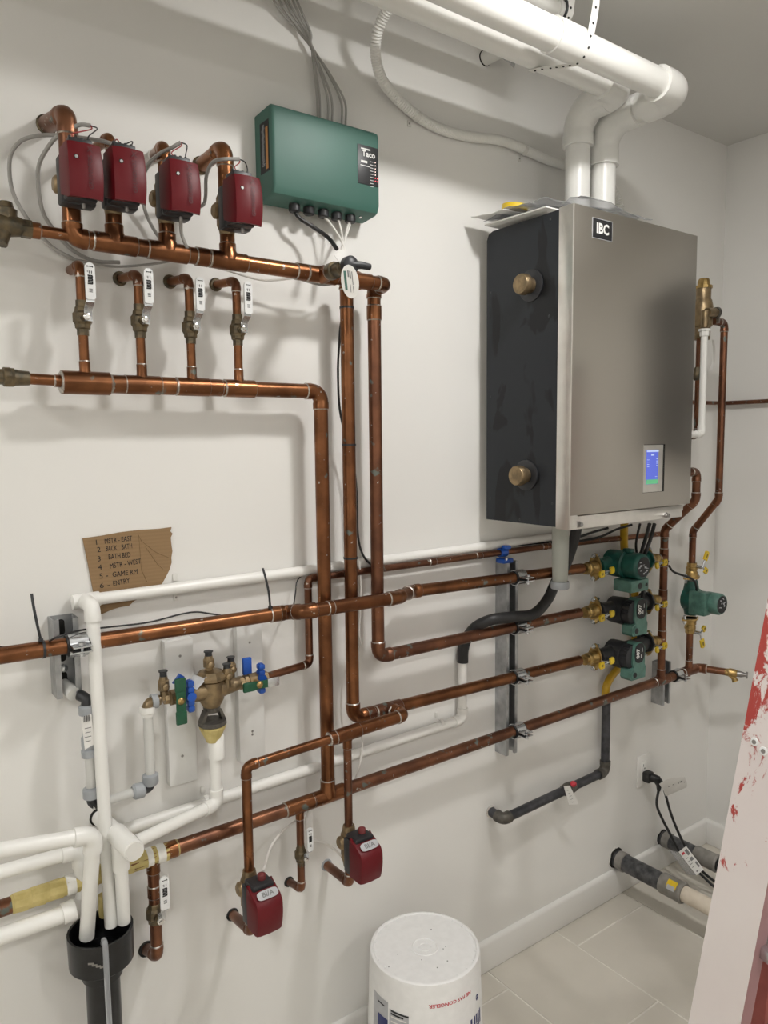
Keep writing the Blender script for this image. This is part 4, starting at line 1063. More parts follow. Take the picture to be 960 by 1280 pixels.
# corrugated conduit
def corrug(name, pts, r, label, m=PVC):
    P = smooth(pts, 10); out = []; rs2 = []
    d = 0; res = [P[0]]; step = 0.0030
    for a, b in zip(P, P[1:]):
        L_ = (b - a).length; k = step - d
        while k < L_: res.append(a.lerp(b, k / L_)); k += step
        d = L_ - (k - step)
    rs2 = [r * (1.10 if i % 2 else 0.86) for i in range(len(res))]
    mb = MB().tube(res, rs2, 12); return single(name, mb, m, label, 'conduit', sharp=25)
top_ = w(490, 3, 0.135)
corrug('flexible_conduit', [V((top_.x + 0.006, -0.14, ZC)), V((top_.x + 0.004, -0.14, top_.z + 0.02)), w(489, 5, 0.135), w(480, 20, 0.115), w(471, 42, 0.09), w(469.5, 68, 0.065), w(476, 96, 0.04), w(492, 119, 0.022), w(520, 144, 0.014), w(550, 161, 0.012), w(587, 171, 0.012), w(625, 175.5, 0.012), w(655, 187, 0.012), w(690, 202, 0.012), w(720, 210, 0.012), w(750, 220, 0.012), w(768, 240, 0.014), w(777, 268, 0.016), w(778, 300, 0.016)], 0.0108, 'corrugated white conduit curving along the wall from ceiling to boiler')
def pclip(px, py, off, label, d=V((1, 0, -0.3)), r=0.011):
    p = w(px, py, off); t = thing('pipe_clip', label, 'clip', p); d = V(d).normalized(); u = V((0, -1, 0)).cross(d).normalized()
    mb = MB(); arc = [V((p.x, -off, p.z)) + V((0, -1, 0)) * math.cos(a) * (r + 0.001) + u * math.sin(a) * (r + 0.001) for a in [math.radians(q) for q in range(-110, 111, 20)]]
    mb.grid([[q - d * 0.005, q + d * 0.005] for q in arc], 0.0012); obj('loop', mb, PVCD, t)
    for s in (-1, 1): obj('tab', MB().box(V((p.x, -0.002, p.z)) + u * s * (r + 0.008), (0.010, 0.003, 0.014), 0.0012), PVCD, t)
    obj('screw', MB().lathe(V((p.x, -0.003, p.z)) - u * (r + 0.009), (0, -1, 0), [(0, 0.0025), (0.0012, 0.002)], 8), SCREWM, t)
pclip(521, 145.5, 0.014, 'white clip holding the corrugated conduit at its lower bend', (1, 0, -0.9))
pclip(655, 188, 0.012, 'white clip on the corrugated conduit left of the vent pipes', (1, 0, -0.35))

# ------------------------------------------------------------------ white drain piping
RP = 0.0112
e0 = w(105, 751, 0.0155); wr = w(690, 671, 0.0155)
e1 = w(115, 757, 0.068); e1.x = e0.x; e1.z = e0.z
t = thing('drain_pipe', 'long white pipe along the wall above the copper, turning down into the drain cup', 'pipe', e1)
run(t, [V((wr.x + 0.2, -0.0155, wr.z)), e0, e1, w(139, 1157, 0.088)], RP, PV, 'pvc')
obj('stub', MB().lathe(e0 + V((0.002, 0, 0)), (-1, 0, 0), [(0, RP * 1.2), (0.022, RP * 1.2), (0.024, 0.006)], 16), PVC, t)
pclip(222, 735, 0.013, 'white clip on the long white pipe beside the cardboard note', (1, 0, 0), RP)
# second: from the black hose down and back left along the wall
h0 = w(578, 819, 0.020); h1 = w(577, 899, 0.020); h1.x = h0.x; h2 = w(150, 1039, 0.020)
t = thing('drain_pipe', 'white pipe running low along the wall from under the black hose', 'pipe', h1)
run(t, [h0, h1, V((h2.x, -0.02, h2.z))], RP, PV, 'pvc')
pclip(551, 905, 0.018, 'white clip on the low white pipe near the black hose', (1, 0, 0), RP)
pclip(258, 1002, 0.018, 'white clip on the low white pipe left of the funnel drain', (1, 0, 0), RP)
# capped tee out of the wall
c0 = w(124, 1021, 0.0); c1 = w(168, 1064, 0.175)
dc = (c1 - c0).normalized()
t = thing('capped_tee', 'fat white capped pipe sticking out of the wall over the drain cup', 'pipe', c0)
obj('pipe', MB().tube([c0, c1 - dc * 0.06], 0.0145, 18), PVC, t)
cp = MB().tube([c1 - dc * 0.085, c1 - dc * 0.002, c1], [0.0178, 0.0178, 0.0168], 22); obj('hub', cp, PVC, t)
obj('cap', MB().tube([c1 - dc * 0.001, c1 + dc * 0.0015], [0.0158, 0.0150], 22), PVCD, t)
wall_collar(t, c0, 0.0135, HOLE)
d0 = w(150, 1057, 0.115); d1q = w(155, 1152, 0.095)
obj('elbow', MB().tube([d0 + V((0, 0, 0.01)), d0.lerp(d1q, 0.30)], RP * 1.28, 18), PVC, t)
obj('pipe', MB().tube([d0.lerp(d1q, 0.28), d1q], RP * 1.02, 18), PVC, t)
# funnel drain pipe joining it
fx = w(268, 921, 0.06); fe = w(274.5, 1003, 0.06); fe.x = fx.x; fj = w(170, 1052, 0.115)
t = thing('drain_pipe', 'white pipe under the bronze funnel turning left to the capped tee', 'pipe', fe)
run(t, [V((fx.x, -0.06, fx.z)), V((fx.x, -0.06, fe.z)), fj], RP, PV, 'pvc')
mb = MB().tube([w(268, 914, 0.06), w(268, 917, 0.06)], RP * 1.1, 18); mb.tube([w(268.5, 919, 0.06), w(270, 922, 0.06), w(271, 947, 0.06)], [RP * 1.15, RP * 1.45, RP * 1.42], 18)
obj('coupling', mb, PVC, t)
# left edge pipes
a0 = w(-30, 1068, 0.125); a1 = w(117, 1043, 0.125); a2 = w(108.5, 1171, 0.085)
t = thing('drain_pipe', 'upper white pipe entering from the left edge and turning down into the drain cup', 'pipe', a1)
run(t, [a0, a1, a2], 0.0128, PV, 'pvc')
b0 = w(-30, 1099, 0.065); b1 = w(100, 1062, 0.065); b2 = w(103, 1120, 0.065)
t = thing('drain_pipe', 'middle white pipe at the left edge, behind the upper one', 'pipe', b1)
run(t, [b0, b1, V((b1.x, -0.065, b2.z))], 0.0118, PV, 'pvc')
b0 = w(-30, 1181, 0.085); b1 = w(78, 1143, 0.085); b2 = w(94, 1136, 0.085)
t = thing('drain_pipe', 'lowest white pipe at the left edge, ending in a coupling at the drain cup', 'pipe', b1)
obj('pipe', MB().tube([b0, b1], 0.0140, 18), PVC, t); obj('coupling', MB().tube([b1, b1.lerp(b2, 0.9), b2], [0.0175, 0.0178, 0.0165], 20), PVC, t)
# black drain cup and stack
dcx = w(126, 1172, 0.086); RC = 0.0555
rim = w(126, 1160, 0.086).z; t = thing('drain_cup', 'black drain cup catching the white pipes at the left', 'drain', (dcx.x, -0.086, rim - 0.06))
mb = MB().lathe((dcx.x, -0.086, rim), (0, 0, -1), [(0, RC - 0.004), (0.0, RC), (0.010, RC), (0.058, RC - 0.001), (0.062, RC - 0.006), (0.066, 0.034), (0.066, 0.030), (0.050, 0.030), (0.050, RC - 0.005), (0.002, RC - 0.005)], 36)
mb.f = [f for f in mb.f if len(f) == 4]
n_ = 36; o_ = 9 * n_
for j in range(n_): mb.f.append((o_ + j, j, (j + 1) % n_, o_ + (j + 1) % n_))
mb.m = [0] * len(mb.f)
obj('cup', mb, ABS, t)
mb = MB().lathe((dcx.x, -0.086, rim - 0.064), (0, 0, -1), [(0, 0.0345), (0.022, 0.0345), (0.026, 0.0290), (rim - 0.066, 0.0290)], 24)
obj('stack', mb, ABS, t)
obj('fitting', MB().lathe((dcx.x + 0.015, -0.062, rim + 0.045), (0, 0, -1), [(0, 0.010), (0.03, 0.011), (0.04, 0.010)], 12), TAPE, t, 'brass-coloured taped pipe end dipping into the cup')
sm = MB()
for k in range(5):
    a = math.radians(238 + k * 6); sm.box((dcx.x + math.cos(a) * (RC + 0.0003), -0.086 + math.sin(a) * (RC + 0.0003), rim - 0.026 - 0.003 * k), (0.010 - k * 0.001, 0.001, 0.003), R=Matrix.Rotation(a + math.pi / 2, 3, 'Z'))
obj('scuff', sm, GREYR, t, 'pale scuff marks')
tc = V((dcx.x, -0.086, 0))
cx_ = w(131, 1165, 0.15)
single('clear_tube', MB().tube(smooth([V((cx_.x + 0.001, -0.128, rim - 0.04)), V((cx_.x + 0.001, -0.134, rim + 0.004)), V((cx_.x, -0.143, rim + 0.010)), V((cx_.x, -0.1485, rim)), V((cx_.x, -0.1485, rim - 0.1)), V((cx_.x + 0.001, -0.148, rim - 0.30)), V((cx_.x, -0.150, 0.06)), V((cx_.x + 0.03, -0.18, 0.01))], 6), 0.0048, 12), VINYL, 'clear vinyl tube hooked over the rim of the black drain cup', 'tube')

# ------------------------------------------------------------------ boards and backflow preventer
BT = 0.018
def board(x0, x1, y_t, y_b, label, px_ref):
    a = w(x0, y_t, BT); b = w(x1, y_t, BT); z0 = w(px_ref, y_b, BT).z
    t = thing('mounting_board', label, 'board', ((a.x + b.x) / 2, 0, z0))
    obj('board', MB().box(((a.x + b.x) / 2, -BT / 2, (a.z + z0) / 2), (b.x - a.x, BT, a.z - z0), 0.0012), BOARD, t)
    return t, a, b, z0
t1, a_, b_, _ = board(205.5, 241, 803, 981, 'left white painted board behind the backflow preventer', 224)
for px, py in ((225, 820), (228, 945)):
    obj('screw', MB().lathe(w(px, py, BT), (0, -1, 0), [(0, 0.0028), (0.0006, 0.0028)], 8), SCREWM, t1)
t2_, a_, b_, _ = board(295.5, 327.5, 784, 951, 'right white painted board behind the backflow preventer', 312)
for px, py in ((312, 803), (315.5, 914), (315.5, 918)):
    obj('screw', MB().lathe(w(px, py, BT), (0, -1, 0), [(0, 0.0026), (0.0006, 0.0026)], 8), SCREWM, t2_)
OF = 0.062
fl = w(190, 877, OF); fr_ = w(338, 845.5, OF); fdir = (fr_ - fl).normalized()
def onf(px): return online(fl, fr_, px)
bf = thing('backflow_preventer', 'bronze backflow preventer with blue handles on two white boards', 'valve', onf(264))
bc = onf(264)
mb = MB()
mb.tube([onf(228), onf(236), onf(240), onf(250), onf(276), onf(285), onf(296), onf(303)], [0.0125, 0.0135, 0.017, 0.019, 0.020, 0.017, 0.0125, 0.012], 14)
mb.tube([bc + V((0, 0, -0.034)), bc + V((0, 0, -0.020)), bc + V((0, 0, 0.016)), bc + V((0, 0, 0.022))], [0.016, 0.024, 0.024, 0.018], 16)
obj('body', mb, BRONZE, bf)
mb = MB().tube([bc + V((0, 0, 0.020)), bc + V((0, 0, 0.026)), bc + V((0, 0, 0.036)), bc + V((0, 0, 0.040))], [0.030, 0.030, 0.022, 0.010], 8); 
bn = obj('bonnet', mb, BRONZE, bf, sharp=20)
for a in (45, 135, 225, 315): obj('bolt', MB().lathe(bc + V((math.cos(math.radians(a)) * 0.023, math.sin(math.radians(a)) * 0.023, 0.026)), (0, 0, 1), [(0, 0.0035), (0.006, 0.0035)], 6), SCREWM, bn)
def cock(p, h, s=1.0):
    mb = MB().lathe(p, (0, 0, 1), [(-0.012, 0.0075 * s), (0.004, 0.0075 * s), (0.006, 0.0105 * s), (h * 0.55, 0.0105 * s), (h * 0.60, 0.0085 * s), (h * 0.75, 0.0075 * s)], 8)
    mb.lathe(p + V((0, 0, h * 0.32)), (0, -1, 0), [(0, 0.0065 * s), (0.013, 0.0065 * s), (0.015, 0.003)], 12)
    o = obj('test_cock', mb, BRONZE, bf, sharp=25)
    obj('cap', MB().lathe(p + V((0, 0, h * 0.72)), (0, 0, 1), [(0, 0.0065 * s), (h * 0.22, 0.0065 * s), (h * 0.24, 0.0085 * s), (h * 0.29, 0.0085 * s)], 14), BLACKP, o)
cock(w(205, 866, OF), 0.042)
cock(bc + V((-0.004, 0, 0.040)) + V((0, -0.002, 0)), 0.036, 1.05)
cock(w(284, 851, OF + 0.012), 0.034)
cock(w(289, 842, OF - 0.012), 0.034)
# branch boss with a slanting paper tag
obj('side_boss', MB().tube([onf(284) + V((0, 0, -0.002)), onf(292) + V((0, -0.004, 0)), onf(301)], [0.015, 0.013, 0.011], 12), BRONZE, bf)
mk = MB(); p = w(243, 850, OF + 0.02); mk.prism([w(232, 858, OF + 0.018), w(242, 843, OF + 0.02), w(258, 849, OF + 0.018), w(246, 862, OF + 0.024)], (0, -0.0008, 0.0004)); obj('tag', mk, MATS['malleable_fitting'] if False else LABELG, bf, 'grey metal nameplate')
def bvalve(px, rot, parent, dirx):
    c = onf(px); o = obj('ball_valve', MB().lathe(c, fdir, [(-0.022, 0.0105), (-0.012, 0.0115), (-0.010, 0.0150), (0.010, 0.0150), (0.012, 0.0115), (0.022, 0.0105)], 8), BRONZE, parent, sharp=25)
    return c, o
cL, oL = bvalve(219, 0, bf, 0)
hm = MB(); yl = -0.030
hm.box(cL + V((0.000, yl, 0.000)), (0.019, 0.003, 0.082), 0.001); hm.box(cL + V((0.0, yl + 0.001, 0.030)), (0.021, 0.008, 0.026), 0.003); hm.box(cL + V((0.0, yl + 0.001, -0.032)), (0.021, 0.008, 0.026), 0.003)
obj('handle', hm, DGREEN, oL, 'dark green T-handle'); obj('stem', MB().lathe(cL + V((0, -0.008, 0)), (0, -1, 0), [(0, 0.007), (0.024, 0.007), (0.027, 0.004)], 10), BRASS, oL)
def blue_handle(c, parent, vert=True):
    mb = MB()
    for k in range(-2, 3):
        mb.box(c + V((0, 0, k * 0.0120)), (0.013, 0.016, 0.0105), 0.0025)
    mb.box(c, (0.009, 0.012, 0.062), 0.002); mb.tube([c + V((0, -0.010, 0)), c + V((0, 0.02, 0))], 0.009, 12)
    return obj('handle', mb, BLUE, parent, 'blue winged handle')
blue_handle(cL + V((0.022, -0.018, 0.002)), oL)
mb = MB(); mb.prism([cL + V((-0.004, -0.004, 0.026)), cL + V((0.016, -0.004, 0.026)), cL + V((0.018, -0.004, 0.036)), cL + V((0.010, -0.004, 0.042))], (0, 0.008, 0)); obj('handle_wing', mb, BLUE, oL)
cR, oR = bvalve(316, 0, bf, 0)
hm = MB(); hm.box(cR + V((0.004, yl, -0.002)), (0.075, 0.003, 0.016), 0.001); hm.box(cR + V((-0.022, yl + 0.001, -0.002)), (0.026, 0.008, 0.019), 0.003)
obj('handle', hm, DGREEN, oR, 'dark green T-handle'); obj('stem', MB().lathe(cR + V((0, -0.008, -0.001)), (0, -1, 0), [(0, 0.007), (0.024, 0.007), (0.027, 0.004)], 10), BRASS, oR)
obj('handle_end', MB().box(cR + V((0.030, yl - 0.0004, -0.002)), (0.026, 0.0035, 0.018), 0.002), ZINC, oR)
blue_handle(cR + V((0.013, -0.010, 0.004)), oR)
obj('handle_wing', MB().box(cR + V((-0.010, 0.004, 0.030)), (0.019, 0.008, 0.034), 0.002), BLUE, oR)
for px in (301, 307, 331): obj('hex_nut', MB().lathe(onf(px), fdir, [(-0.004, 0.0135), (0.004, 0.0135)], 6), BRONZE, bf, sharp=20)
# air gap funnel
fz = bc + V((0, 0, -0.034)); mb = MB()
mb.lathe(fz, (0, 0, -1), [(0, 0.0165), (0.010, 0.0150)], 16)
for s in (-1, 1):
    mb.prism([fz + V((s * 0.010, -0.010, -0.006)), fz + V((s * 0.016, -0.010, -0.006)), fz + V((s * 0.026, -0.008, -0.030)), fz + V((s * 0.019, -0.008, -0.030))], (0, 0.018, 0))
mb.lathe(fz + V((0, 0, -0.028)), (0, 0, -1), [(0, 0.0225), (0.0, 0.0265), (0.007, 0.0275), (0.009, 0.025), (0.009, 0.021), (0.001, 0.021)], 20)
obj('air_gap', mb, MATS['malleable_fitting'], bf)
mb = MB().lathe(fz + V((0, 0, -0.037)), (0, 0, -1), [(0, 0.0262), (0.004, 0.0260), (0.030, 0.0135), (0.033, 0.0125)], 12)
obj('funnel', mb, TAPE, bf, 'funnel wrapped in yellow tape', sharp=20)
# left end elbow and PEX
t = thing('pex_line', 'milky plastic tube dropping from the left end of the backflow preventer', 'pipe', w(183, 880, OF))
el0 = onf(206); el1 = w(183, 880, OF)
el1 = V((w(184, 878, OF).x, -OF, fl.z))
mb, _T = elbow_mb(el1, (el1 - el0), V((0, 0, -1)), 0.0095, 'copper', 0.012, 0.008); obj('elbow', mb, [BRONZE, BRONZE], t)
obj('nipple', MB().tube([onf(200), onf(190)], 0.0095, 14), BRONZE, t)
obj('coupling', MB().lathe(onf(193), fdir, [(-0.006, 0.0135), (0.005, 0.0135)], 12), GREYFIT, t)
xq = el1.x; z1 = w(182, 889, OF).z; z2 = w(189, 974, OF).z
obj('coupling', MB().lathe((xq, -OF, z1 + 0.008), (0, 0, -1), [(0, 0.0145), (0.010, 0.0145), (0.013, 0.0115), (0.018, 0.0115)], 16), PVC, t)
obj('tube', MB().tube([V((xq, -OF, z1)), V((xq, -OF, z2))], 0.0088, 14), PEX, t)
obj('coupling', MB().lathe((xq, -OF, z2 + 0.012), (0, 0, -1), [(0, 0.0105), (0.003, 0.0145), (0.018, 0.0145), (0.022, 0.0115)], 14), GREYFIT, t)
ze = w(190, 985, OF).z; ecn = V((xq, -OF, ze + 0.002))
xl_ = w(115, 1003, OF).x
mb, _T = elbow_mb(ecn, V((0, 0, -1)), V((-1, 0, -0.0)), 0.0075, 'pvc', 0.010, 0.006); obj('elbow', mb, [BLACKP, BLACKP], t)
obj('coupling', MB().lathe(ecn + V((-0.012, 0, 0)), (-1, 0, 0), [(0, 0.0115), (0.003, 0.0142), (0.018, 0.0142), (0.022, 0.0105)], 14), GREYFIT, t)
obj('tube', MB().tube([ecn + V((-0.02, 0, 0)), V((xl_, -OF, ze))], 0.0082, 14), PEX, t)
mb, _T = elbow_mb(V((xl_, -OF, ze)), V((-1, 0, 0)), V((0, 0, 1)), 0.0075, 'pvc', 0.010, 0.006); obj('elbow', mb, [BLACKP, BLACKP], t)
zc_ = w(114, 991, OF).z; zt2 = w(113, 942, OF).z; zt3 = w(112, 886, OF).z
obj('coupling', MB().lathe((xl_, -OF, zc_ - 0.008), (0, 0, 1), [(0, 0.0145), (0.016, 0.0145), (0.019, 0.0105)], 14), GREYFIT, t)
obj('tube', MB().tube([V((xl_, -OF, zc_)), V((xl_, -OF, zt2))], 0.0085, 14), PEX, t)
obj('valve_body', MB().lathe((xl_, -OF, zt2 - 0.004), (0, 0, 1), [(0, 0.0135), (0.012, 0.0140), (0.014, 0.011), (0.020, 0.013), (0.034, 0.013), (0.038, 0.010), (zt3 - zt2, 0.010)], 12), GREYFIT, t)
obj('coupling', MB().lathe((xl_, -OF, zt3 - 0.008), (0, 0, 1), [(0, 0.0145), (0.014, 0.0145), (0.017, 0.0105)], 14), GREYFIT, t)
mb, _T = elbow_mb(V((xl_, -OF, zt3 + 0.020)), V((0, 0, 1)), V((-0.55, 0.8, 0.25)), 0.0078, 'pvc', 0.010, 0.008); obj('elbow', mb, [BLACKP, BLACKP], t)
pe = V((xl_ - 0.018, -0.03, zt3 + 0.028)); obj('coupling', MB().lathe(pe, (-0.2, 0.9, 0.3), [(-0.012, 0.0125), (0.0, 0.0125), (0.028, 0.009)], 12), PVC, t)
tgm = MB(); tgm.prism([w(101, 897, 0.075), w(114, 892, 0.078), w(118, 930, 0.076), w(106, 937, 0.075)], (0.0002, -0.0006, 0)); pt_ = obj('paper_tag', tgm, PAPER, t, 'white barcode tag')
bm2 = MB()
for k in range(7): a = w(104.2 + k * 1.35, 899 - k * 0.35, 0.0785); bm2.box(a + V((0, -0.001, 0)), (0.0011 if k % 2 else 0.0005, 0.0004, 0.011))
for k in range(4): bm2.box(w(110, 910 + k * 5.5, 0.079), (0.011 - 0.002 * (k % 2), 0.0004, 0.0009))
obj('printing', bm2, INK, pt_)

# ------------------------------------------------------------------ struts, clamps
def strut(x, z0, z1, label, front=0.0413):
    t = thing('strut_channel', label, 'channel', (x + 0.0206, -0.02, z0)); th = 0.0025; W = 0.0413; R_ = 0.0095
    sec = [(0, 0), (W, 0), (W, -front), (W - R_, -front), (W - R_, -front + 0.007), (W - R_ + th, -front + 0.007), (W - R_ + th, -front + th), (W - th, -front + th), (W - th, -th), (th, -th), (th, -front + th), (R_ - th, -front + th), (R_ - th, -front + 0.007), (R_, -front + 0.007), (R_, -front), (0, -front)]
    obj('channel', MB().prism([V((x + a, b - 0.0005, z0)) for a, b in sec], (0, 0, z1 - z0)), STEEL, t, sharp=20)
    sl = MB(); z = z1 - 0.022
    while z > z0 + 0.02:
        pts = []
        for i in range(16):
            a = 2 * math.pi * i / 16; pts.append(V((x + W / 2 + math.cos(a) * 0.0065, -0.0033, z + math.sin(a) * 0.0065 + (0.008 if math.sin(a) > 0 else -0.008))))
        sl.prism(pts, (0, -0.0003, 0)); z -= 0.048
    obj('slots', sl, HOLE, t)
    return t
s1x = w(66, 776, 0.0413).x - 0.0; s1z1 = w(66, 776, 0.0413).z; s1z0 = w(79, 873, 0.0413).z
st1 = strut(s1x, s1z0, s1z1, 'short galvanized channel on the wall at the left')
obj('screw', MB().lathe((s1x + 0.021, -0.004, s1z0 + 0.042), (0, -1, 0), [(0, 0.008), (0.003, 0.007), (0.005, 0.004)], 12), ZINC, st1)
s2x = w(619, 820, 0.0).x; s2z1 = w(633, 703, 0.0413).z; s2z0 = w(628, 947, 0.0413).z
strut(s2x, s2z0, s2z1, 'tall galvanized channel carrying the four long copper pipes')
s3x = w(814.5, 850, 0.0).x; s3z1 = w(815, 826, 0.0).z; s3z0 = w(816, 877, 0.0).z
strut(s3x, s3z0, s3z1, 'small galvanized channel behind the lowest pipe below the pumps')
def clamp(c, d, r, label):
    """two-halved pipe clamp with a bolt ear towards the room; built as its own thing"""
    c = V(c); d = V(d).normalized(); t = thing('pipe_clamp', label, 'clamp', c, 'pipe clamps')
    out = V((0, -1, 0)); up = out.cross(d).normalized()
    if up.z < 0: up = -up
    rc = MB(); rc.tube([c - d * 0.019, c + d * 0.019], r + 0.0028, 18); obj('cushion', rc, RUBBER, t)
    for s in (1, -1):
        mb = MB(); sec = []
        for a in range(0, 166, 15): q = math.radians(a); sec.append(c + out * math.cos(q) * (r + 0.0048) + up * s * math.sin(q) * (r + 0.0048))
        sec = [c + out * (r + 0.026) + up * s * 0.0042, c + out * (r + 0.010) + up * s * 0.0042] + sec[1:]
        mb.grid([[p - d * 0.0155, p + d * 0.0155] for p in sec], 0.0022)
        obj('half_ring', mb, ZINC, t)
    b = c + out * (r + 0.019)
    mb = MB().lathe(b - up * 0.014, up, [(0, 0.0045), (0.005, 0.0045), (0.0055, 0.0025), (0.020, 0.0025), (0.0205, 0.0062), (0.0245, 0.0062)], 6); obj('bolt', mb, ZINC, t)
    return t
def atx(P, Q, x): return P.lerp(Q, (x - P.x) / (Q.x - P.x))
cx2 = s2x + 0.0207
clamp(atx(SL, s1[1], s1x + 0.0207 + 0.012), d1_, RM, 'bright clamp on the short left channel')
clamp(atx(s1[4], s1[5], cx2), s1[5] - s1[4], RM, 'topmost of the four clamps on the tall channel')
clamp(atx(S2a, S2b, cx2), S2b - S2a, RM, 'clamp under the black hose on the tall channel')
clamp(atx(S3a, S3b, cx2), S3b - S3a, RM, 'third clamp down on the tall channel')
clamp(atx(CL, Cq, cx2), dC, RM, 'lowest clamp on the tall channel')
clamp(atx(CL, Cq, s3x + 0.0207 + 0.02), dC, RM, 'clamp on the lowest pipe right of the copper riser')
t = thing('blue_pipe_clamp', 'blue plastic clamp holding the thin pipe above the tall channel', 'clamp', w(628, 700, 0.03))
pc_ = online(k2, k3, 628); mb = MB(); mb.tube([pc_ - V((0.011, 0, 0)), pc_ + V((0.011, 0, 0))], 0.0125, 12); mb.box(pc_ + V((0, -0.008, -0.020)), (0.036, 0.030, 0.012), 0.003); mb.box(pc_ + V((0.004, -0.010, 0.014)), (0.020, 0.018, 0.010), 0.003)
obj('saddle', mb, BLUE, t); mb = MB(); mb.lathe(pc_ + V((-0.010, -0.022, -0.014)), (0, -1, 0), [(0, 0.0035), (0.003, 0.0035)], 8); obj('screw', mb, CHROME, t)

# ------------------------------------------------------------------ condensate trap and hose
tp = w(700.5, 690, 0.19); tx = tp.x; tz1 = BZ0 + 0.002; tz0 = w(703, 727, 0.19).z
t = thing('condensate_trap', 'milky condensate trap with a grey cap hanging under the boiler', 'trap', (tx, -0.19, tz0))
mb = MB().lathe((tx, -0.19, tz1), (0, 0, -1), [(0, 0.0205), (0.085, 0.0200), (tz1 - tz0 - 0.006, 0.0185), (tz1 - tz0, 0.0165)], 24); obj('tube', mb, TRAP, t)
obj('inner_tube', MB().tube([V((tx, -0.19, tz1 - 0.01)), V((tx, -0.19, tz0 + 0.02))], 0.010, 14), PEX, t)
obj('cap', MB().lathe((tx, -0.19, tz0 + 0.002), (0, 0, -1), [(0, 0.0215), (0.002, 0.0225), (0.016, 0.0225), (0.018, 0.021)], 20), GREYFIT, t)
hose = [w(722, 655, 0.12), w(716, 680, 0.11), w(706, 708, 0.09), w(694, 729, 0.085), w(684, 750, 0.084), w(667, 767.5, 0.088), w(642, 771, 0.090), w(615, 774.5, 0.080), w(596, 783, 0.050), w(584, 797, 0.026), w(579, 812, 0.020), w(578.3, 828, 0.020)]
mb = MB().tube(smooth(hose, 6), 0.0142, 14); single('drain_hose', mb, RUBBER, 'thick black rubber hose bending from the boiler to a white pipe', 'hose')

# ------------------------------------------------------------------ pumps
def flange_valve(parent, p, d, side, ph=None):
    """brass isolation flange: p = flange face, d = direction of the pipe away from the pump"""
    mb = MB().lathe(p, d, [(0.0, 0.020), (0.006, 0.020), (0.010, 0.0185), (0.020, 0.0185), (0.024, 0.016), (0.030, 0.0175), (0.036, 0.0175), (0.038, 0.0155), (0.050, 0.0150)], 14)
    o = obj('isolation_flange', mb, BRASS, parent)
    up = V((0, 0, 1)) if abs(V(d).z) < 0.5 else V((1, 0, 0)); sd = V(d).cross(up).normalized(); d_ = V(d).normalized()
    poly = []
    for i in range(24):
        a = 2 * math.pi * i / 24; ca, sa = math.cos(a), math.sin(a)
        rad = 0.022 + 0.018 * abs(ca) ** 3
        poly.append(p + up * ca * rad + sd * sa * 0.023)
    fm = MB().prism(poly, d_ * 0.005); obj('flange_plate', fm, BRASS, o, sharp=20)
    for s in (-1, 1):
        q = p + up * s * 0.032
        obj('bolt', MB().lathe(q - d_ * 0.012, d_, [(0, 0.0045), (0.012, 0.0045), (0.0175, 0.0070), (0.023, 0.0070), (0.0232, 0.0042), (0.028, 0.0042)], 6), ZINC, o)
    return o
def tee_handle(o, q, a, b, yoff=0.006, s=1.0):
    """yellow two-winged handle standing off the valve, wings along a and b"""
    q = V(q); out = V((0, -1, 0))
    obj('stem', MB().tube([q, q + out * 0.022], 0.0055, 10), ZINC, o)
    c = q + out * 0.022; hw = MB()
    for e in (a, b):
        e = V(e); hw.tube([c, c + e * 0.55], 0.0028, 8)
    obj('handle_arm', hw, ZINC, o)
    for e in (a, b):
        e = V(e) * 1.12; n = e.normalized(); hb = MB(); up = out.cross(n).normalized()
        k0 = c + e * 0.45; k1 = c + e
        s_ = 1.45; poly = [k0 + up * 0.0062 * s_, k1 + up * 0.0062 * s_ - n * 0.003, k1 + up * 0.004, k1 - up * 0.004, k1 - up * 0.0062 * s_ - n * 0.003, k0 - up * 0.0062 * s_]
        hb.prism([p - out * 0.002 for p in poly], out * 0.006); h = obj('handle_grip', hb, YELLOW, o)
        m_ = (k0 + k1) / 2 + out * 0.0042; mk = MB()
        L_ = (k1 - k0).length * 0.22
        for kk in (-1, 0, 1): mk.prism([m_ - n * L_ + up * (kk * 0.0022 + 0.0006), m_ + n * L_ + up * (kk * 0.0022 + 0.0006), m_ + n * L_ + up * (kk * 0.0022 - 0.0006), m_ - n * L_ + up * (kk * 0.0022 - 0.0006)], out * 0.0002)
        if e.length > 0.03: obj('printing', mk, INK, o)
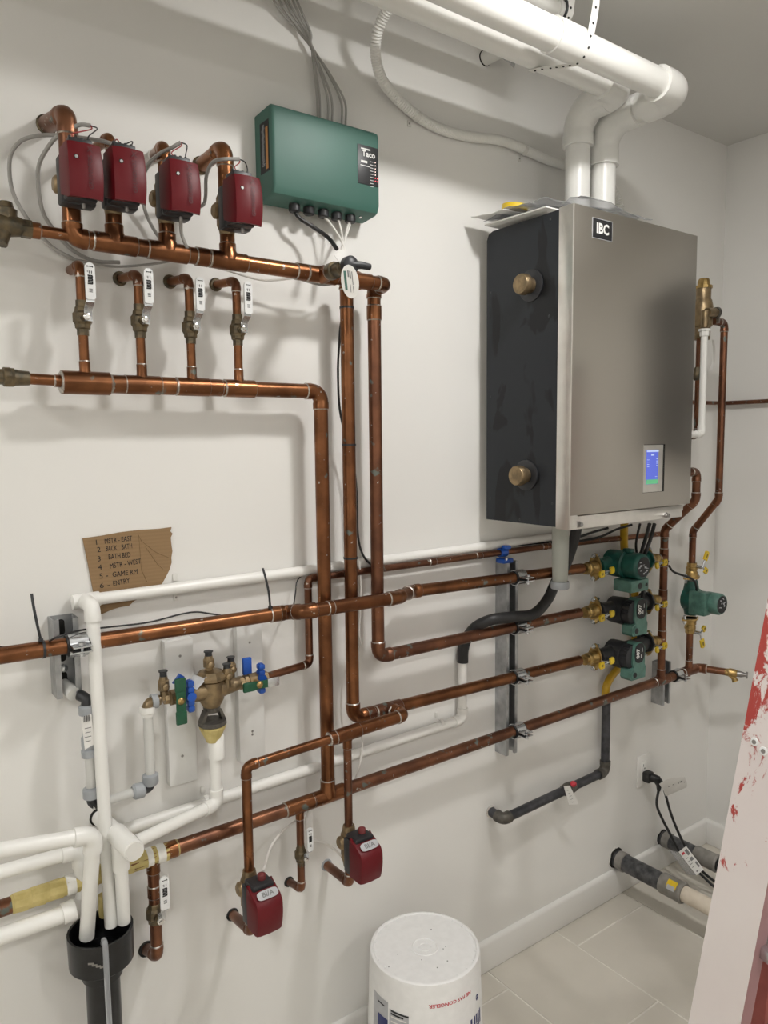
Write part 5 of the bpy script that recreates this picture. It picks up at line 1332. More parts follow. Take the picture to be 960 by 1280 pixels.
def pump(px0, py0, pipeend, zr, label, style):
    """horizontal circulator; axis of flow along x at OS"""
    A_ = pipeend; z = A_.z
    X0p = w(744.5, py0, OS).x; X1p = w(809, py0, OS).x
    cx = w(px0, py0, OS).x; cz = w(px0, py0, OS).z
    t = thing('circulator_pump', label, 'pump', (cx, -OS, cz))
    mb = MB()
    PL = V((X0p + 0.004, -OS, A_.z - 0.005)); PR = V((X1p - 0.004, -OS, zr + 0.003))
    C0 = V((cx, -OS, cz))
    mb.tube([PL, PL.lerp(C0, 0.5), C0, C0.lerp(PR, 0.5), PR], [0.020, 0.024, 0.028, 0.024, 0.020], 14)
    mb.lathe(C0 + V((0, 0.024, 0)), (0, -1, 0), [(0, 0.028), (0.006, 0.038), (0.052, 0.040), (0.060, 0.038)], 20)
    for s, Q in ((1, PL), (-1, PR)): mb.tube([Q, Q + V((s * 0.006, 0, 0))], 0.030, 8)
    obj('volute', mb, GREENP if style == 0 else BLACKP, t)
    y = -OS
    if style == 0:
        mm = MB().lathe(C0 + V((0, -0.034, 0)), (0, -1, 0), [(0, 0.038), (0.006, 0.040), (0.010, 0.034), (0.016, 0.034), (0.018, 0.0375), (0.050, 0.0375), (0.058, 0.034), (0.060, 0.031)], 28)
        obj('motor', mm, GREENP, t)
        fc = C0 + V((0, -0.094, 0)); lab = obj('face_label', MB().lathe(fc, (0, -1, 0), [(0, 0.0285), (0.001, 0.028)], 24), INK, t, 'round dark faceplate with pale print')
        mk = MB(); rr_ = random.Random(2)
        for k in range(14):
            a = rr_.uniform(0, 6.28); b = rr_.uniform(0.006, 0.022); mk.box(fc + V((math.cos(a) * b, -0.0013, math.sin(a) * b)), (rr_.uniform(0.004, 0.011), 0.0004, rr_.uniform(0.001, 0.0045)))
        obj('printing', mk, LABELG, lab)
        bx = MB().box(C0 + V((-0.002, -0.056, -0.054)), (0.080, 0.062, 0.034), 0.004)
        o = obj('terminal_box', bx, CASE, t)
        for px_, r_ in ((-0.004, 0.009), (0.026, 0.005)): obj('knockout', MB().lathe(C0 + V((px_, -0.0865, -0.054)), (0, -1, 0), [(0, r_), (0.0012, r_)], 14), INK, o)
        obj('lug', MB().box(C0 + V((0.0, -0.045, 0.040)), (0.020, 0.030, 0.014), 0.004), GREENP, t)
    else:
        mm = MB().lathe(C0 + V((0.004, -0.028, 0.0)), (0, -1, 0), [(0, 0.038), (0.030, 0.036), (0.034, 0.030)], 24)
        for a in range(0, 180, 15):
            q = math.radians(a + 10); mm.box(C0 + V((0.004 + math.cos(q) * 0.036, -0.045, math.sin(q) * 0.036)), (0.003, 0.026, 0.003))
        obj('motor', mm, BLACKP, t)
        # grey-green casting: rounded head + skirt with the round gland
        cs = MB(); hx = C0.x + 0.016; hz = C0.z + 0.006; sec = []
        poly = []
        for a in range(0, 181, 15):
            q = math.radians(a); poly.append(V((hx + math.cos(q) * 0.027, 0, hz + 0.010 + math.sin(q) * 0.026)))
        poly += [V((hx - 0.029, 0, hz - 0.022)), V((hx - 0.024, 0, hz - 0.034)), V((hx - 0.040, 0, hz - 0.040)), V((hx - 0.041, 0, hz - 0.062)), V((hx - 0.034, 0, hz - 0.070)), V((hx + 0.030, 0, hz - 0.070)), V((hx + 0.032, 0, hz - 0.040)), V((hx + 0.027, 0, hz - 0.030))]
        cs.prism([p + V((0, C0.y - 0.034, 0)) for p in poly], (0, -0.034, 0)); o = obj('electronics_housing', cs, CASE, t)
        fx_ = V((hx, C0.y - 0.0682, hz + 0.006)); poly = []
        for i in range(28):
            a = 2 * math.pi * i / 28; poly.append(fx_ + V((math.copysign(abs(math.cos(a)) ** 0.75, math.cos(a)) * 0.0225, 0, math.copysign(abs(math.sin(a)) ** 0.85, math.sin(a)) * 0.0285)))
        lab = obj('face_label', MB().prism(poly, (0, -0.0015, 0)), INK, o, 'black faceplate reading 007')
        mk = MB(); addtext(mk, '007', fx_ + V((-0.009, -0.0018, 0.000)), (0, 0, 1), (-1, 0, 0), 0.019, bold=0.04)
        mk.box(fx_ + V((0.006, -0.0019, -0.010)), (0.0025, 0.0004, 0.010)); mk.box(fx_ + V((0.011, -0.0019, 0.008)), (0.0015, 0.0004, 0.012))
        if px0 > 770 and style == 2: mk.lathe(fx_ + V((0.008, -0.0015, 0.004)), (0, -1, 0), [(0, 0.003), (0.0006, 0.003)], 10)
        obj('lettering', mk, INKW, lab)
        obj('gland', MB().lathe(V((hx - 0.024, C0.y - 0.068, hz - 0.054)), (0, -1, 0), [(-0.004, 0.0125), (0.003, 0.0120), (0.0035, 0.0075)], 18), CASE, t)
        obj('knockout', MB().lathe(V((hx - 0.024, C0.y - 0.0712, hz - 0.054)), (0, -1, 0), [(0, 0.0082), (0.0012, 0.0082)], 16), INK, t)
    # flanges
    oL_ = flange_valve(t, V((X0p, -OS, A_.z - 0.003)), V((-1, 0, 0)), 'l')
    tee_handle(oL_, V((X0p + 0.002, -OS - 0.016, A_.z - 0.012)), (-0.030, 0, -0.004), (0.026, 0, 0.004), 1.25)
    oR_ = flange_valve(t, V((X1p, -OS, zr)), V((1, 0, 0)), 'r')
    tee_handle(oR_, V((X1p + 0.008, -OS - 0.016, zr - 0.006)), (0.030, 0, 0.002), (-0.020, 0, -0.006), 1.25)
    return t
pump(769, 703.5, s1[5], pz[0], 'top green circulator pump with a round motor under the boiler', 0)
pump(772, 762, S2b, pz[1], 'middle pump with a grey-green housing reading 007', 1)
pump(770, 816, S3b, pz[2], 'lowest of the three stacked pumps, housing reading 007', 2)
# pump on the right riser
vz = lambda py: w(863, py, OS).z
c4_ = V((R2x, -OS, w(863, 749, OS).z))
t = thing('circulator_pump', 'small green pump standing upright in the rightmost copper riser', 'pump', c4_)
mb = MB().tube([V((R2x, -OS, vz(768))), V((R2x, -OS, vz(758))), c4_, V((R2x, -OS, vz(736))), V((R2x, -OS, vz(726)))], [0.019, 0.024, 0.031, 0.024, 0.019], 14)
mb.lathe(c4_ + V((0, 0.022, 0)), (0, -1, 0), [(0, 0.026), (0.006, 0.036), (0.046, 0.037), (0.052, 0.034)], 20)
obj('volute', mb, GREENP, t)
obj('motor', MB().lathe(c4_ + V((0.0, -0.026, 0)), (0, -1, 0), [(0, 0.032), (0.026, 0.032), (0.030, 0.034), (0.072, 0.034), (0.079, 0.030)], 24), CASE, t)
lab = obj('face_label', MB().lathe(c4_ + V((0.0, -0.105, 0)), (0, -1, 0), [(0, 0.0275), (0.0012, 0.027)], 22), INK, t)
mk = MB(); rr_ = random.Random(8)
for k in range(12):
    a = rr_.uniform(0, 6.28); b = rr_.uniform(0.004, 0.02); mk.box(c4_ + V((math.cos(a) * b, -0.1066, math.sin(a) * b)), (rr_.uniform(0.004, 0.010), 0.0004, rr_.uniform(0.001, 0.004)))
obj('printing', mk, LABELG, lab)
tb_ = obj('terminal_box', MB().box(c4_ + V((-0.030, -0.048, 0.000)), (0.036, 0.056, 0.074), 0.004), GREENL, t)
ol = flange_valve(t, V((R2x, -OS, vz(723))), V((0, 0, 1)), 'u')
tee_handle(ol, V((R2x + 0.004, -OS - 0.012, vz(708))), (0.022, 0, 0.044), (0.022, 0, -0.016))
ol = flange_valve(t, V((R2x, -OS, vz(772))), V((0, 0, -1)), 'd')
tee_handle(ol, V((R2x + 0.004, -OS - 0.012, vz(789))), (0.022, 0, 0.016), (0.014, 0, -0.044))
cable('pump_cable', [w(836, 707, 0.075), w(841, 714, 0.08), w(850, 718, 0.09), w(862, 722, 0.10), w(869, 728, 0.105), w(871, 738, 0.10)], 0.0035, RUBBER, 'black cable looping from the riser to the small right pump')
single('cable_tie', MB().tube([V((R1a.x, -OS, w(829, 701, OS).z)), V((R1a.x, -OS, w(829, 702.5, OS).z))], RS * 1.35, 12), BLACKP, 'black tie round the copper riser beside the top pump', 'cable tie')
# black cables under the boiler
for k, pts in enumerate((
        [w(800, 655, 0.16), w(797, 668, 0.14), w(795, 682, 0.10), w(797, 698, 0.09)], [w(812, 655, 0.16), w(808, 670, 0.14), w(803, 686, 0.12), w(800, 700, 0.10)], [w(818, 655, 0.15), w(813, 674, 0.13), w(807, 690, 0.12), w(803, 702, 0.10)],
        [w(806, 716, 0.09), w(804, 732, 0.085), w(803, 752, 0.07), w(800, 780, 0.05), w(797, 806, 0.05)],
        [w(760, 660, 0.05), w(742, 665, 0.035), w(724, 671, 0.030), w(700, 676, 0.022), w(670, 679, 0.02), w(640, 681.5, 0.02), w(610, 683, 0.014), w(585, 687, 0.012), w(560, 691, 0.012), w(520, 699, 0.014), w(470, 706, 0.014), w(440, 708, 0.014)],
        [w(790, 656, 0.08), w(770, 662, 0.06), w(750, 671, 0.04), w(720, 677, 0.035), w(690, 678, 0.045)])):
    cable('boiler_cable', pts, 0.0055 if k in (1, 2, 3) else 0.0035, RUBBER, ['leftmost short black cable between the boiler and top pump', 'middle black cable between the boiler and top pump', 'rightmost black cable between the boiler and top pump', 'black cable dropping behind the green pumps', 'black cable lying along the thin copper pipe above the supply main', 'black cable drooping under the boiler to the trap'][k])
cable('sensor_wire', [w(436, 384, 0.045), w(427, 400, 0.043), w(424, 430, 0.042), w(422.5, 470, 0.042), w(426, 520, 0.042), w(441, 575, 0.042), w(446, 620, 0.043), w(447, 665, 0.040), w(452, 690, 0.035), w(462, 704, 0.03), w(476, 710, 0.02)], 0.0026, RUBBER, 'black wire snaking down beside the middle drop pipe')
cable('sensor_wire', [w(-30, 806, 0.07), w(0, 808.5, 0.06), w(30, 811, 0.045), w(58, 803, 0.06), w(72, 796, 0.082), w(100, 788, 0.06), w(135, 784, 0.02), w(185, 778, 0.014), w(225, 768, 0.012), w(245, 765, 0.012), w(262, 767, 0.012), w(285, 771, 0.03), w(310, 778, 0.04)], 0.0017, RUBBER, 'thin black wire wandering over the left channel and along the main')
cable('sensor_wire', [w(367, 757, 0.064), w(369.5, 740, 0.03), w(372, 725, 0.016), w(385, 714, 0.014), w(400, 706, 0.014), w(425, 704, 0.014), w(450, 703, 0.014)], 0.0015, RUBBER, 'thin black wire curling over the thin copper elbow')
cable('white_wire', [w(449, 700, 0.035), w(451, 740, 0.03), w(449, 790, 0.03), w(451, 805, 0.03), w(441, 830, 0.02), w(436, 840, 0.02), w(434, 870, 0.02), w(438, 900, 0.02), w(452, 920, 0.03), w(451, 950, 0.04), w(444, 975, 0.04)], 0.0022, WHITEC, 'white wire running down behind the middle drop pipe')
cable('white_wire', [w(384, 1010, 0.05), w(372, 1024, 0.04), w(352, 1040, 0.05), w(338, 1060, 0.07), w(329, 1088, 0.12)], 0.0026, WHITEC, 'white wire sagging to the lower left red box')
cable('white_wire', [w(388, 1006, 0.05), w(382, 1028, 0.03), w(388, 1047, 0.03), w(404, 1053, 0.05), w(418, 1062, 0.09), w(427, 1070, 0.11)], 0.0026, WHITEC, 'white wire running to the lower right red box')
# cable ties on pipes
def tie(p, d, r, tail, label):
    t = thing('cable_tie', label, 'cable tie', p); d = V(d).normalized()
    obj('band', MB().tube([p - d * 0.0022, p + d * 0.0022], r * 1.09, 16), BLACKP, t)
    if tail:
        q = smooth(tail, 5); obj('tail', MB().grid([[a - V((0.0022, 0, 0)), a + V((0.0022, 0, 0))] for a in q], 0.0012), BLACKP, t)
        obj('head', MB().box(tail[0], (0.007, 0.007, 0.006), 0.001), BLACKP, t)
p = online(SL, s1[1], 54); tie(p, d1_, RM, [w(51, 800, OS + 0.005), w(46, 778, OS + 0.008), w(42, 758, OS + 0.005), w(39.5, 742, OS)], 'black cable tie with its long tail standing up left of the clamp')
p = online(SL, s1[1], 340); tie(p, d1_, RM, [w(338, 759, OS + 0.005), w(336, 740, OS + 0.008), w(332, 722, OS + 0.005), w(328.5, 710, OS)], 'black cable tie with its long tail standing up on the supply main')
tie(V((X3, -OS, w(436, 385, OS).z)), (0, 0, 1), RM, None, 'black cable tie high on the middle drop pipe')
tie(V((X3, -OS, w(440, 697, OS).z)), (0, 0, 1), RM, None, 'black cable tie halfway down the middle drop pipe')
tie(V((X3, -OS, w(442, 882, OS).z)), (0, 0, 1), RM, None, 'black cable tie at the foot of the middle drop pipe')
tie(V((X3, -OS, w(437, 556, OS).z)), (0, 0, 1), RM, None, 'black cable tie on the middle drop pipe level with the boiler screen')
tie(C_(396), dC, RM, None, 'black tie round the lowest pipe beside the big tee')
tie(online(A, E1, 250), dM, RM, None, 'black tie round the upper manifold between the third and fourth boxes')

# ------------------------------------------------------------------ brass valve right of the boiler
t = thing('relief_valve', 'brass relief valve group right of the boiler with a gold cap', 'valve', w(878, 400, 0.155))
y_ = -0.155; ax = w(879, 380, 0.155).x
def zz(py): return w(880, py, 0.155).z
P_ = lambda py: V((ax, y_, zz(py)))
mb = MB(); h = lambda py: zz(420) * 0 + (zz(py) - zz(425))
mb.lathe((ax, y_, zz(425)), (0, 0, 1), [(0, 0.022), (h(410), 0.022), (h(408), 0.027), (h(384), 0.028), (h(376), 0.024), (h(374), 0.021), (h(360), 0.021)], 20); obj('body', mb, BRONZE, t)
obj('cap', MB().lathe((ax, y_, zz(361)), (0, 0, 1), [(0, 0.024), (0.008, 0.024), (0.009, 0.0175), (0.022, 0.0165), (0.028, 0.0135)], 12), BRASS, t, 'bright gold brass cap', sharp=25)
gq = w(896, 391, 0.185); dq_ = w(884, 440, 0.195)
dtop = V((dq_.x, -0.185, w(885, 410, 0.185).z)); mb = MB().tube([V((ax - 0.03, -0.185, gq.z - 0.003)), gq], 0.0125, 14); mb.tube([V((dtop.x, -0.185, gq.z)), dtop], 0.011, 12); mb.tube([V((ax, -0.16, gq.z)), V((ax, -0.185, gq.z))], 0.012, 12)
obj('side_outlet', mb, BRONZE, t)
obj('gauge_face', MB().lathe(gq, (1, -0.2, 0), [(-0.006, 0.0155), (0.002, 0.0165), (0.004, 0.014)], 18), MATS['malleable_fitting'], t)
obj('test_lever', MB().box(gq + V((0.008, 0, -0.014)), (0.003, 0.010, 0.030), 0.001), SCREWM, t)
t = thing('discharge_pipe', 'white discharge pipe hanging from the brass valve right of the boiler', 'pipe', w(880, 480, 0.185))
dzb = w(877, 543, 0.185).z
run(t, [dtop + V((0, 0, -0.010)), V((dtop.x, dtop.y, dzb)), V((dtop.x - 0.14, dtop.y, dzb + 0.002))], 0.0095, PV, 'pvc')
obj('adapter', MB().lathe(dtop + V((0, 0, -0.004)), (0, 0, -1), [(0, 0.0165), (0.006, 0.0165), (0.007, 0.0135), (0.020, 0.0130)], 8), PVC, t)
t = thing('copper_drop', 'copper pipe with a tarnished valve directly below the brass relief valve', 'pipe', V((ax - 0.012, y_, zz(520))))
run(t, [V((ax - 0.014, y_, zz(424))), V((ax - 0.014, y_, zz(545))), V((ax - 0.09, y_, zz(545)))], 0.0085, CU2)
obj('valve_body', MB().lathe((ax - 0.014, y_, zz(476)), (0, 0, 1), [(0, 0.0115), (0.006, 0.0145), (0.018, 0.0145), (0.024, 0.0125), (0.034, 0.0125), (0.038, 0.0105)], 8), BRASSD, t)
tgm = MB(); q = w(890, 435, 0.11); arc = [w(892, 425, 0.10), w(893.5, 440, 0.09), w(892.5, 452, 0.09), w(888, 464, 0.095)]
single('hang_tag', MB().grid([[a - V((0.010, 0, 0)), a + V((0.004, 0, 0))] for a in smooth(arc, 3)], 0.0006), PAPER, 'curled white tag hanging behind the white discharge pipe', 'tag')

# ------------------------------------------------------------------ gas line
OG = 0.026
yg = [w(781, 648, 0.06), w(780, 665, 0.045), w(781, 690, 0.026), w(788, 715, 0.014), w(794, 745, 0.0135), w(794.5, 775, 0.0135), w(794, 800, 0.0135), w(787, 818, 0.0135), w(776, 832, 0.016), w(764, 846, 0.022), w(758, 858, OG), w(757, 872, OG)]
cable('gas_connector', yg, 0.0115, YGAS, 'yellow coated gas tube weaving down behind the green pumps', 'gas pipe', n=14)
ga = w(758, 872, OG); gb = w(761.5, 962, OG); gb.x = ga.x; gc_ = w(629, 1024, 0.045); gh = w(613, 1014, 0)
t = thing('gas_pipe', 'black iron gas pipe from below the pumps into the wall', 'pipe', gb)
run(t, [ga + V((0, 0, -0.01)), gb, gc_, V((gh.x, 0, gh.z))], 0.0128, [BLACKIRON, MALLE], 'pvc', elbow_mats=[MALLE, MALLE])
gu = online(gc_, gb, 711); gd = (gb - gc_).normalized()
obj('union', MB().lathe(gu - gd * 0.022, gd, [(0, 0.0155), (0.008, 0.0165), (0.012, 0.0175), (0.030, 0.0178), (0.034, 0.0160), (0.044, 0.0155)], 14), MALLE, t)
wall_collar(t, (gh.x, 0, gh.z), 0.0125, CHROME)
t = thing('gas_tag', 'white tag tied with red ribbon to the black gas pipe', 'tag', w(714, 995, 0.06))
obj('ribbon', MB().lathe(gu + V((0.006, -0.012, 0.016)), (0.4, -1, 0.5), [(-0.010, 0.004), (-0.004, 0.009), (0.003, 0.0085), (0.008, 0.004)], 7), INKR, t)
obj('card', MB().prism([w(704.5, 983, 0.065), w(712, 982, 0.067), w(723, 1005, 0.062), w(711.5, 1006, 0.060)], (0.0004, -0.0008, 0)), PAPER, t)
mk = MB()
for k in range(5): mk.box(w(710 + k * 1.6, 988 + k * 3.6, 0.0665), (0.010, 0.0004, 0.0009))
obj('printing', mk, INKG, t)

# ------------------------------------------------------------------ outlet, cord
ox0 = w(797.5, 965, 0.006).x; ox1 = w(812.5, 965, 0.006).x; oz1 = w(798, 947, 0.006).z; oz0 = w(798, 985, 0.006).z
t = thing('wall_outlet', 'white electrical outlet plate low on the wall with a black plug', 'outlet', ((ox0 + ox1) / 2, 0, oz0))
obj('plate', MB().box(((ox0 + ox1) / 2, -0.003, (oz0 + oz1) / 2), (ox1 - ox0, 0.006, oz1 - oz0), 0.002), TRIM, t)
rc_ = obj('receptacle', MB().box(((ox0 + ox1) / 2, -0.0065, (oz0 + oz1) / 2), ((ox1 - ox0) * 0.46, 0.003, (oz1 - oz0) * 0.60), 0.0015), PVC, t)
mk = MB(); zc2 = oz0 + (oz1 - oz0) * 0.65; xc2 = (ox0 + ox1) / 2
for s in (-1, 1): mk.box((xc2 + s * 0.006, -0.0082, zc2 + 0.003), (0.002, 0.0005, 0.008))
mk.box((xc2, -0.0082, zc2 - 0.008), (0.004, 0.0005, 0.004)); obj('slots', mk, HOLE, rc_)
pw_ = thing('power_cable', 'black power cord with a black plug, running down to the floor', 'cord', w(812, 970, 0.03))
pz_ = oz0 + (oz1 - oz0) * 0.34
mb = MB().box((xc2 + 0.002, -0.020, pz_), (0.030, 0.026, 0.034), 0.005); mb.tube([V((xc2 + 0.004, -0.030, pz_)), V((xc2 + 0.010, -0.048, pz_ - 0.002)), V((xc2 + 0.014, -0.052, pz_ - 0.020)), V((xc2 + 0.016, -0.050, pz_ - 0.040))], [0.015, 0.014, 0.009, 0.0055], 12)
obj('plug', mb, RUBBER, pw_)
cable('lead', [V((xc2 + 0.016, -0.050, pz_ - 0.036)), w(821, 1006, 0.055), w(828, 1024, 0.065), w(838, 1043, 0.085), w(848, 1062, 0.11), w(862, 1080, 0.14), w(877, 1094, 0.17), w(892, 1108, 0.20), w(915, 1127, 0.25)], 0.0042, RUBBER, '', parent=pw_)
cable('lead', [V((xc2 + 0.010, -0.045, pz_)), w(826, 975, 0.06), w(831, 990, 0.07), w(838, 1015, 0.08), w(846, 1036, 0.10), w(856, 1057, 0.125), w(868, 1078, 0.15), w(881, 1092, 0.17), w(896, 1104, 0.20), w(920, 1122, 0.25)], 0.0042, RUBBER, '', parent=pw_)
q = [w(824, 980, 0.085), w(837, 973, 0.10), w(856, 971, 0.11)]; q2 = [w(832, 995.5, 0.075), w(843, 991, 0.09), w(858.5, 984, 0.10)]
a_ = smooth(q, 5); b_ = smooth(q2, 5)
tg_ = thing('warning_tag', 'curled white paper tag on the cord beside the outlet', 'tag', q[1])
obj('card', MB().grid([[a, a.lerp(b, 0.5) + V((0, -0.004, 0)), b] for a, b in zip(a_, b_)], 0.0006), PAPER, tg_)
mk = MB()
for k in range(4): m_ = a_[3 + k * 2].lerp(b_[3 + k * 2], 0.38); mk.box(m_ + V((0, -0.0062, 0)), (0.006, 0.0005, 0.0016), R=Matrix.Rotation(0.0, 3, 'Y'))
mk.box(a_[8].lerp(b_[8], 0.30) + V((0, -0.0062, 0)), (0.010, 0.0005, 0.0035)); obj('printing', mk, INK, tg_)
tg_ = thing('cord_label', 'white printed label folded over the black power cord near the floor', 'tag', w(862, 1075, 0.16))
A4 = [w(848, 1065, 0.135), w(857.5, 1057.5, 0.135), w(879.5, 1087, 0.185), w(870.5, 1094, 0.185)]
nn_ = (A4[1] - A4[0]).cross(A4[2] - A4[1]).normalized(); nn_ = nn_ if nn_.y < 0 else -nn_
obj('card', MB().prism(A4, nn_ * 0.0010), PAPER, tg_)
obj('card_back', MB().prism([A4[0] + V((-0.004, 0.03, -0.006)), A4[3] + V((-0.004, 0.03, -0.010)), A4[3] - nn_ * 0.002, A4[0] - nn_ * 0.002], V((0.0006, 0, 0.0006))), BAG, tg_)
mk = MB(); u_ = (A4[3] - A4[0]); v4 = (A4[1] - A4[0])
def q4(u0, u1, v0, v1, mi=0):
    mk.prism([A4[0] + u_ * u0 + v4 * v0 + nn_ * 0.0012, A4[0] + u_ * u1 + v4 * v0 + nn_ * 0.0012, A4[0] + u_ * u1 + v4 * v1 + nn_ * 0.0012, A4[0] + u_ * u0 + v4 * v1 + nn_ * 0.0012], nn_ * 0.0002, mi)
q4(0.10, 0.18, 0.12, 0.42, 1); q4(0.08, 0.30, 0.55, 0.85); q4(0.40, 0.52, 0.45, 0.80); q4(0.62, 0.84, 0.66, 0.85); q4(0.88, 0.93, 0.2, 0.4)
for k in range(4): q4(0.34 + k * 0.12, 0.36 + k * 0.12, 0.12, 0.42)
obj('printing', mk, [INKG, INKR], tg_)

# ------------------------------------------------------------------ pipes low on the wall, going out over the floor
def floorpipe(h, label, lens, r=0.0265):
    t = thing('floor_pipe', label, 'pipe', h); o = V((0.02, -1, -0.005)).normalized()
    a, b, c_ = lens
    obj('black_pipe', MB().tube([h + o * 0.0, h + o * a], r, 22), SCUFFED, t)
    obj('coupling', MB().lathe(h + o * 0.012, o, [(0, r * 1.10), (0.022, r * 1.12), (0.024, r)], 22), GREYR, t)
    cm = MB().lathe(h + o * (a - 0.012), o, [(0, r * 1.10), (0.004, r * 1.16), (b - a, r * 1.16), (b - a + 0.006, r * 1.22), (b - a + 0.012, r * 1.10)], 22); cl = obj('coupling', cm, GREYR, t)
    return t, o, cl
fh = V((w(770, 1073, 0).x, 0.0, w(770, 1073, 0).z + 0.001)); t, o_, cl = floorpipe(fh, 'scuffed black pipe leaving the wall above the baseboard, continuing cream', (0.175, 0.235, 0.6))
obj('cream_pipe', MB().tube([fh + o_ * 0.20, fh + o_ * 0.62], 0.0235, 20), CREAM, t, 'cream plastic pipe')
lb = MB()
for i, a in enumerate(range(200, 262, 12)):
    pass
an = [math.radians(a) for a in range(20, 75, 11)]
ring = lambda dd, k: [fh + o_ * dd + V((-math.sin(a), 0, math.cos(a))) * 0.0265 * k for a in an]
lb.grid([[p, q] for p, q in zip(ring(0.192, 1.185), ring(0.222, 1.185))], 0.0003); sk = obj('sticker', lb, MATS['yellow_vinyl'], cl, 'yellow sticker on the coupling')
lb = MB(); an = [math.radians(a) for a in range(50, 76, 6)]
lb.grid([[p, q] for p, q in zip(ring(0.195, 1.195), ring(0.219, 1.195))], 0.0003); obj('sticker_print', lb, LABELG, sk)
def torn(t, h, r, seed):
    rnd = random.Random(seed); n = 26
    for (k, y, m_) in ((1.42, -0.0012, PLASTER), (1.20, -0.0022, HOLE)):
        poly = [h + V((math.cos(2 * math.pi * i / n), 0, math.sin(2 * math.pi * i / n))) * r * (k + rnd.uniform(-0.10, 0.12)) + V((0, y, 0)) for i in range(n)]
        obj('torn_hole_edge' if m_ is PLASTER else 'wall_hole', MB().prism(poly, (0, -0.001, 0)), m_, t)
torn(t, fh + V((-0.003, -0.0, 0.002)), 0.0265, 3)
fh2 = V((w(827, 1047, 0).x, 0.0, w(827, 1047, 0).z)); t, o_, cl = floorpipe(fh2, 'second scuffed black pipe from the wall, nearer the corner, behind the cord', (0.135, 0.20, 0.6), 0.0235)
obj('black_pipe', MB().tube([fh2 + o_ * 0.20, fh2 + o_ * 0.62], 0.0235, 20), ABS, t)
torn(t, fh2, 0.0235, 11)
# clear roll and bits behind the ladder
qa = wz(925, 1200, 0.045); qb = wz(968, 1125, 0.045)
t = thing('plastic_roll', 'roll of clear plastic on the floor behind the ladder', 'roll', qa)
mb = MB().tube([qa, qa.lerp(qb, 0.33), qa.lerp(qb, 0.66), qb + (qb - qa) * 0.4], [0.040, 0.043, 0.041, 0.043], 14); obj('film', mb, BAG, t)
obj('core', MB().tube([qa, qb + (qb - qa) * 0.4], 0.022, 14), PAPER, t)
cp_ = wz(932, 1255, 0.02); pts = []
for i in range(40): a = i * 0.45; pts.append(cp_ + V((math.cos(a) * (0.05 + 0.0006 * i), math.sin(a) * 0.05, 0.0 + 0.0009 * i)))
cable('hose_coil', [p + V((0, 0, -0.012)) for p in pts], 0.006, RUBBER, 'coil of black cable on the floor behind the ladder', 'cable')

# ------------------------------------------------------------------ cardboard note
crd = thing('cardboard_note', 'torn cardboard note with a handwritten list of six zones', 'note', w(160, 720, 0.01))
edge = [(103.3, 673), (126, 670), (150, 665.5), (175, 662.5), (200, 661), (214.5, 659), (213, 664), (215.6, 667), (213.5, 672), (214.2, 680), (215.5, 689), (214.2, 697), (214.6, 703), (212, 712), (208, 720), (203, 729), (196, 735), (186, 742), (175.5, 748), (168, 751), (161.5, 757), (150, 759), (140, 762), (133, 765), (125.7, 768.5), (122, 757), (116.5, 739), (110, 705)]
OCd = 0.0035
P3 = [w(x, y, OCd) for x, y in edge]
obj('sheet', MB().prism(P3, (0, 0.003, 0)), CARD, crd)
cr_ = MB()
for a, b in (((172.5, 667), (177, 676)), ((177, 676), (195, 690)), ((195, 690), (212, 697)), ((182, 683), (197, 705)), ((197, 705), (204, 711)), ((174, 670), (177, 712)), ((177, 712), (184, 727))):
    cr_.tube([w(*a, OCd), w(*b, OCd)], 0.0011, 6)
obj('crease', cr_, CARD, crd)
wt = MB(); o0 = w(120, 678, OCd); xd = (w(170, 671, OCd) - o0).normalized(); yd = V((0, -1, 0)).cross(xd) * 1; yd = xd.cross(V((0, -1, 0))) * -1 if False else V((0, -1, 0)).cross(xd)
if yd.z < 0: yd = -yd
def hand(s, x0, y0, x1, y1, size):
    a = w(x0, y0, OCd); b = w(x1, y1, OCd); c = (a + b) / 2
    vs_, _f = textgeo(s, 0.012); wd = max(v.x for v in vs_) - min(v.x for v in vs_); d_ = (b - a)
    sx = d_.length / (wd * size) if len(s) > 1 else 1.0
    upv = V((0, 0, 1)); upv = (upv - d_.normalized() * upv.dot(d_.normalized())).normalized()
    addtext(wt, s, c, d_, upv, size, sx=sx, lift=0.0006)
S_ = 0.0135
for s, x0, y0, x1, y1 in (('1', 119, 678.5, 122, 678), ('MSTR - EAST', 130.5, 677, 165, 673), ('2', 121, 687.5, 126, 687), ('BACK', 132, 686, 146, 685), ('BATH', 152, 684, 165, 682.5), ('3', 122, 699, 126, 698.5), ('BATH BED', 135.5, 696.5, 163, 693.5),
        ('4', 123, 709.5, 127, 709), ('MSTR - WEST', 137, 708, 176, 701.5), ('5 -', 124, 720.5, 135, 719), ('GAME RM', 140.5, 718.5, 172, 714.5), ('6 -', 124.5, 732.5, 137, 731), ('ENTRY', 141, 730, 162, 725.5)):
    hand(s, x0, y0, x1, y1, S_)
obj('handwriting', wt, INK, crd)

